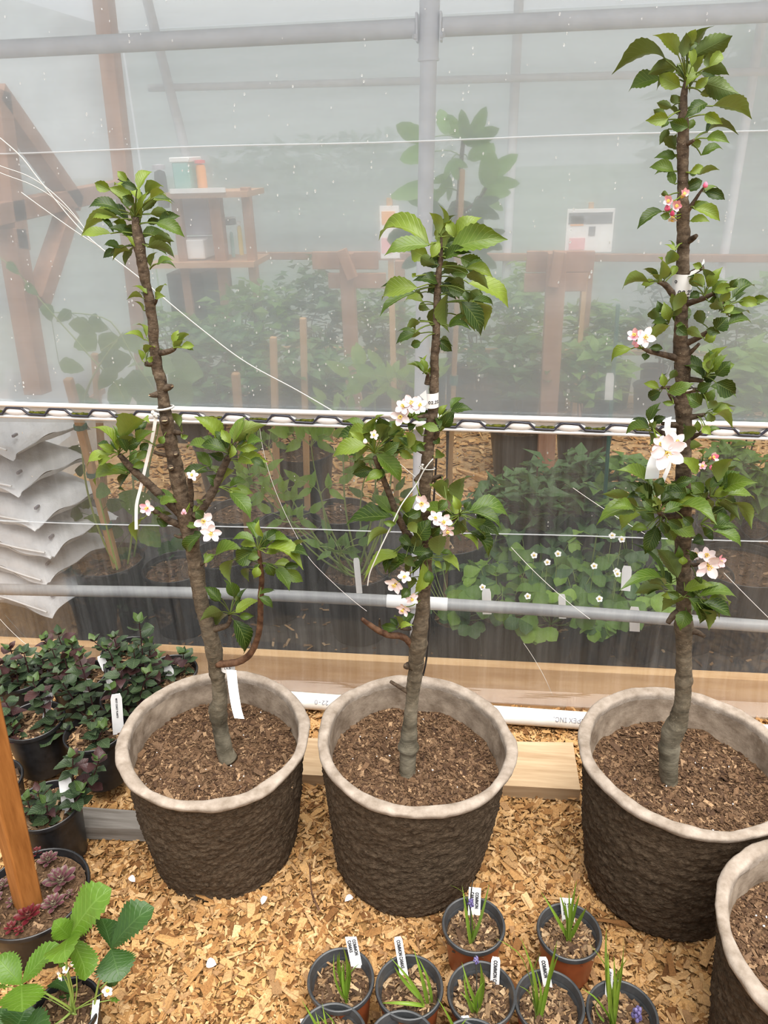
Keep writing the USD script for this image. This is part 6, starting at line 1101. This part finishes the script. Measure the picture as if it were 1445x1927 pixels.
def flower(x, y, yy, R, t):
    p = on_y(x, y, yy); iv = ico.vertices * R * .35 + p; o = obj('flower', (iv, ico.faces), 'stamen', t, True); nv = unit(CAM - p + [0, 0, .5]); _, s, u = frame_from(nv, (.1, .2, 1))
    for k in range(5):
        a = k * 1.2566; e = s * math.cos(a) + u * math.sin(a); v, f, uv = leaf_mesh(p + e * R * .15, p + e * R, nv, R * .85, -.1, .2, 4, 'round', 0); obj('petal', (v, f), 'sheet_white', o, True, uv)
    obj('flower_stalk', tube(spline([p - [0, -.02, .10], p - [0, -.01, .03], p - nv * .003], 6), .001, 4), 'straw_stem', o, True)
for (x, y) in [(993, 1122), (1152, 1008), (1160, 1075), (1128, 1127), (1162, 1080), (1118, 1065), (1030, 1058), (1050, 1042), (1005, 1045), (908, 1105), (1170, 1015)]: flower(x, y, 2.06 + r.uniform(0, .04), .011, t)
for (x0, y0, x1, y1, yy, w, lab) in [(916, 1140, 915, 1108, 2.06, .028, 'white label among strawberry leaves, leftmost'), (1058, 1148, 1057, 1118, 2.07, .022, 'pale label low among the strawberry leaves, centre'), (1178, 1095, 1180, 1065, 2.08, .028, 'translucent white label high among the strawberry leaves, right'), (1194, 1172, 1194, 1142, 2.05, .030, 'white label standing in front of the low pipe'), (1146, 738, 1148, 702, 2.885, .030, 'white label fixed to the thin green stake'), (675, 1102, 670, 1050, 2.2, .020, 'curled white label in the elder pot')]:
    label_stake(on_y(x0, y0, yy), on_y(x1, y1, yy + .005), w, [], lab, m='sheet_white')
v, f, uv = leaf_mesh(on_y(1100, 1135, 2.012), on_y(1103, 1186, 2.006), (0, -1, .2), .062, .03, .2, 14, 'round', .06, 0, on_y(1095, 1110, 2.05)); tag(obj('hanging_leaf', (v, f), 'inner_leaf', None, True, uv), 'single round strawberry leaf hanging in front of the low pipe', 'leaf')
v, f, uv = leaf_mesh(on_y(945, 1128, 2.012), on_y(942, 1170, 2.006), (0, -1, .2), .05, .03, .2, 14, 'round', .06, 0, on_y(945, 1105, 2.05)); tag(obj('hanging_leaf', (v, f), 'inner_leaf', None, True, uv), 'yellowing strawberry leaf hanging over the low pipe near the middle tree', 'leaf')

# more black pots along the wall, and plants farther back
for (x, y, zr, rr, lab) in [(505, 1035, .27, .13, 'black pot of dark soil behind the curved side shoot of the left tree'), (545, 985, .27, .13, 'black pot behind the elder pot, left'), (770, 1060, .27, .12, 'black pot behind the middle tree trunk'), (1400, 1060, .30, .16, 'large black pot behind the right edge of the film'), (330, 1065, .26, .12, 'black pot beside the vine pot'), (1305, 1075, .28, .13, 'black pot behind the trunk of the right tree'), (420, 1040, .27, .12, 'black pot behind the left tree trunk'), (640, 960, .27, .13, 'black pot in the second row behind the elder'), (1480, 1000, .30, .16, 'large black pot beyond the right edge'), (450, 960, .27, .13, 'black pot in the second row left of the elder')]:
    c = on_z(x, y, zr); c[2] = 0; c[1] = max(c[1], 2.03 + rr); t = thing('nursery_pot', lab, 'pot', c); nursery_pot(t, c, rr, zr, np.random.default_rng(int(x)), .03, nchips=160, chip=.014, chipmat='bark_chips')
def bpx(name, lab, cat, x, y, yy, R, n, size, m, seed, pot=None): bush(name, lab, cat, on_y(x, y, yy), np.array(R) * [.86, 1, 1], n, size, m, seed, pot)
bpx('leafy_shrub', 'dark green mounded plant in front of the cross board post, above the strawberries', 'shrub', 1060, 935, 3.05, (.24, .20, .16), 420, .085, 'inner_dark', 80, (.13, .24))
bpx('leafy_shrub', 'mounded plant left of the cross board post foot', 'shrub', 945, 950, 3.1, (.16, .16, .11), 260, .08, 'inner_dark', 81, (.12, .22))
bpx('leafy_shrub', 'mounded plant between cross board post and right tree', 'shrub', 1170, 935, 3.0, (.16, .16, .14), 260, .08, 'inner_leaf', 82, (.12, .22))
bpx('leafy_shrub', 'bright leafy plant behind the right edge below the channel', 'shrub', 1395, 890, 2.75, (.17, .16, .16), 260, .09, 'inner_leaf', 83, (.13, .28))
bpx('leafy_shrub', 'leafy plant on the right above the channel', 'shrub', 1400, 740, 3.2, (.22, .2, .18), 260, .10, 'inner_leaf', 84, (.13, .28))
for k, (x, y, yy, R, n, m, lab) in enumerate([(470, 610, 4.3, (.30, .2, .22), 420, 'inner_leaf', 'feathery green plant below the potting shelf'), (590, 590, 4.6, (.34, .2, .30), 520, 'inner_dark', 'tall green shrub left of the cross board post'), (720, 610, 4.6, (.30, .2, .26), 420, 'inner_leaf', 'green shrub right of the left cross board post'), (905, 600, 4.7, (.34, .2, .26), 420, 'inner_leaf', 'green shrub right of the hoop post'), (985, 590, 4.9, (.18, .2, .34), 300, 'inner_bright', 'light green upright shrub left of the right cross board post'), (1125, 620, 4.8, (.28, .2, .22), 360, 'inner_leaf', 'green shrub right of the right cross board post'), (1255, 600, 4.7, (.24, .2, .30), 320, 'inner_dark', 'dim green shrub behind the right tree trunk'), (1390, 610, 4.7, (.34, .2, .26), 420, 'inner_leaf', 'green shrub at the right edge far back'), (400, 690, 3.6, (.26, .2, .22), 340, 'inner_dark', 'green plant behind the left tree above the channel'), (560, 700, 3.5, (.30, .2, .16), 380, 'inner_dark', 'dark leafy plant behind the short stakes'), (980, 690, 3.9, (.30, .2, .14), 300, 'inner_dark', 'low leafy plant left of the right cross board post'), (1110, 700, 3.9, (.24, .2, .14), 300, 'inner_leaf', 'low leafy plant right of the right cross board post'), (330, 640, 4.4, (.26, .2, .20), 300, 'inner_leaf', 'feathery plant under the left end of the shelf')]):
    bpx('greenhouse_shrub', lab, 'shrub', x, y, yy, R, n, .085, m, 90 + k, (.15, .26))
ORD = 'first second third fourth fifth sixth seventh eighth ninth tenth eleventh twelfth thirteenth fourteenth fifteenth sixteenth seventeenth eighteenth nineteenth twentieth twenty-first twenty-second'.split()
for k in range(22):
    xx = -1.7 + k * .20; c = (xx, 5.0 + .04 * (k % 2), 0); t = thing('nursery_pot', f'{ORD[k]} black pot from the left in the row at the foot of the far side', 'pot', c, 'far row of black pots'); nursery_pot(t, c, .085, .30, np.random.default_rng(300 + k), .03, nchips=12, chip=.02)

# trees outside, beyond the far side
def far_tree(x, y, yy, R, n, lab, seed):
    c = on_y(x, y, yy); r = np.random.default_rng(seed); t = thing('outdoor_tree', lab, 'tree', (c[0], c[1], 0)); q = r.normal(0, 1, (n, 3)); q /= np.linalg.norm(q, axis=1, keepdims=True); P = c + q * np.asarray(R) * r.uniform(.3, 1, (n, 1)) ** .5
    obj('crown', foliage(P, r, .28), 'inner_dark', t, kind='stuff', label='leaves'); obj('trunk', tube(spline([[c[0], c[1], 0], c], 6), np.linspace(.14, .06, 6), 8), 'bark', t, True)
far_tree(1400, 330, 8.0, (.9, .8, 1.2), 1300, 'dark tree outside beyond the far film, right edge', 1); far_tree(1190, 440, 9.5, (.35, .5, .6), 500, 'small dark tree outside beyond the far film behind the right trunk', 2)
far_tree(640, 380, 14.0, (3.0, 1.2, 1.0), 2600, 'broad hedge-like tree outside beyond the far film at the centre', 3); far_tree(-200, 300, 9.0, (1.6, 1, 1.6), 1400, 'tree outside beyond the end wall at the left', 4)
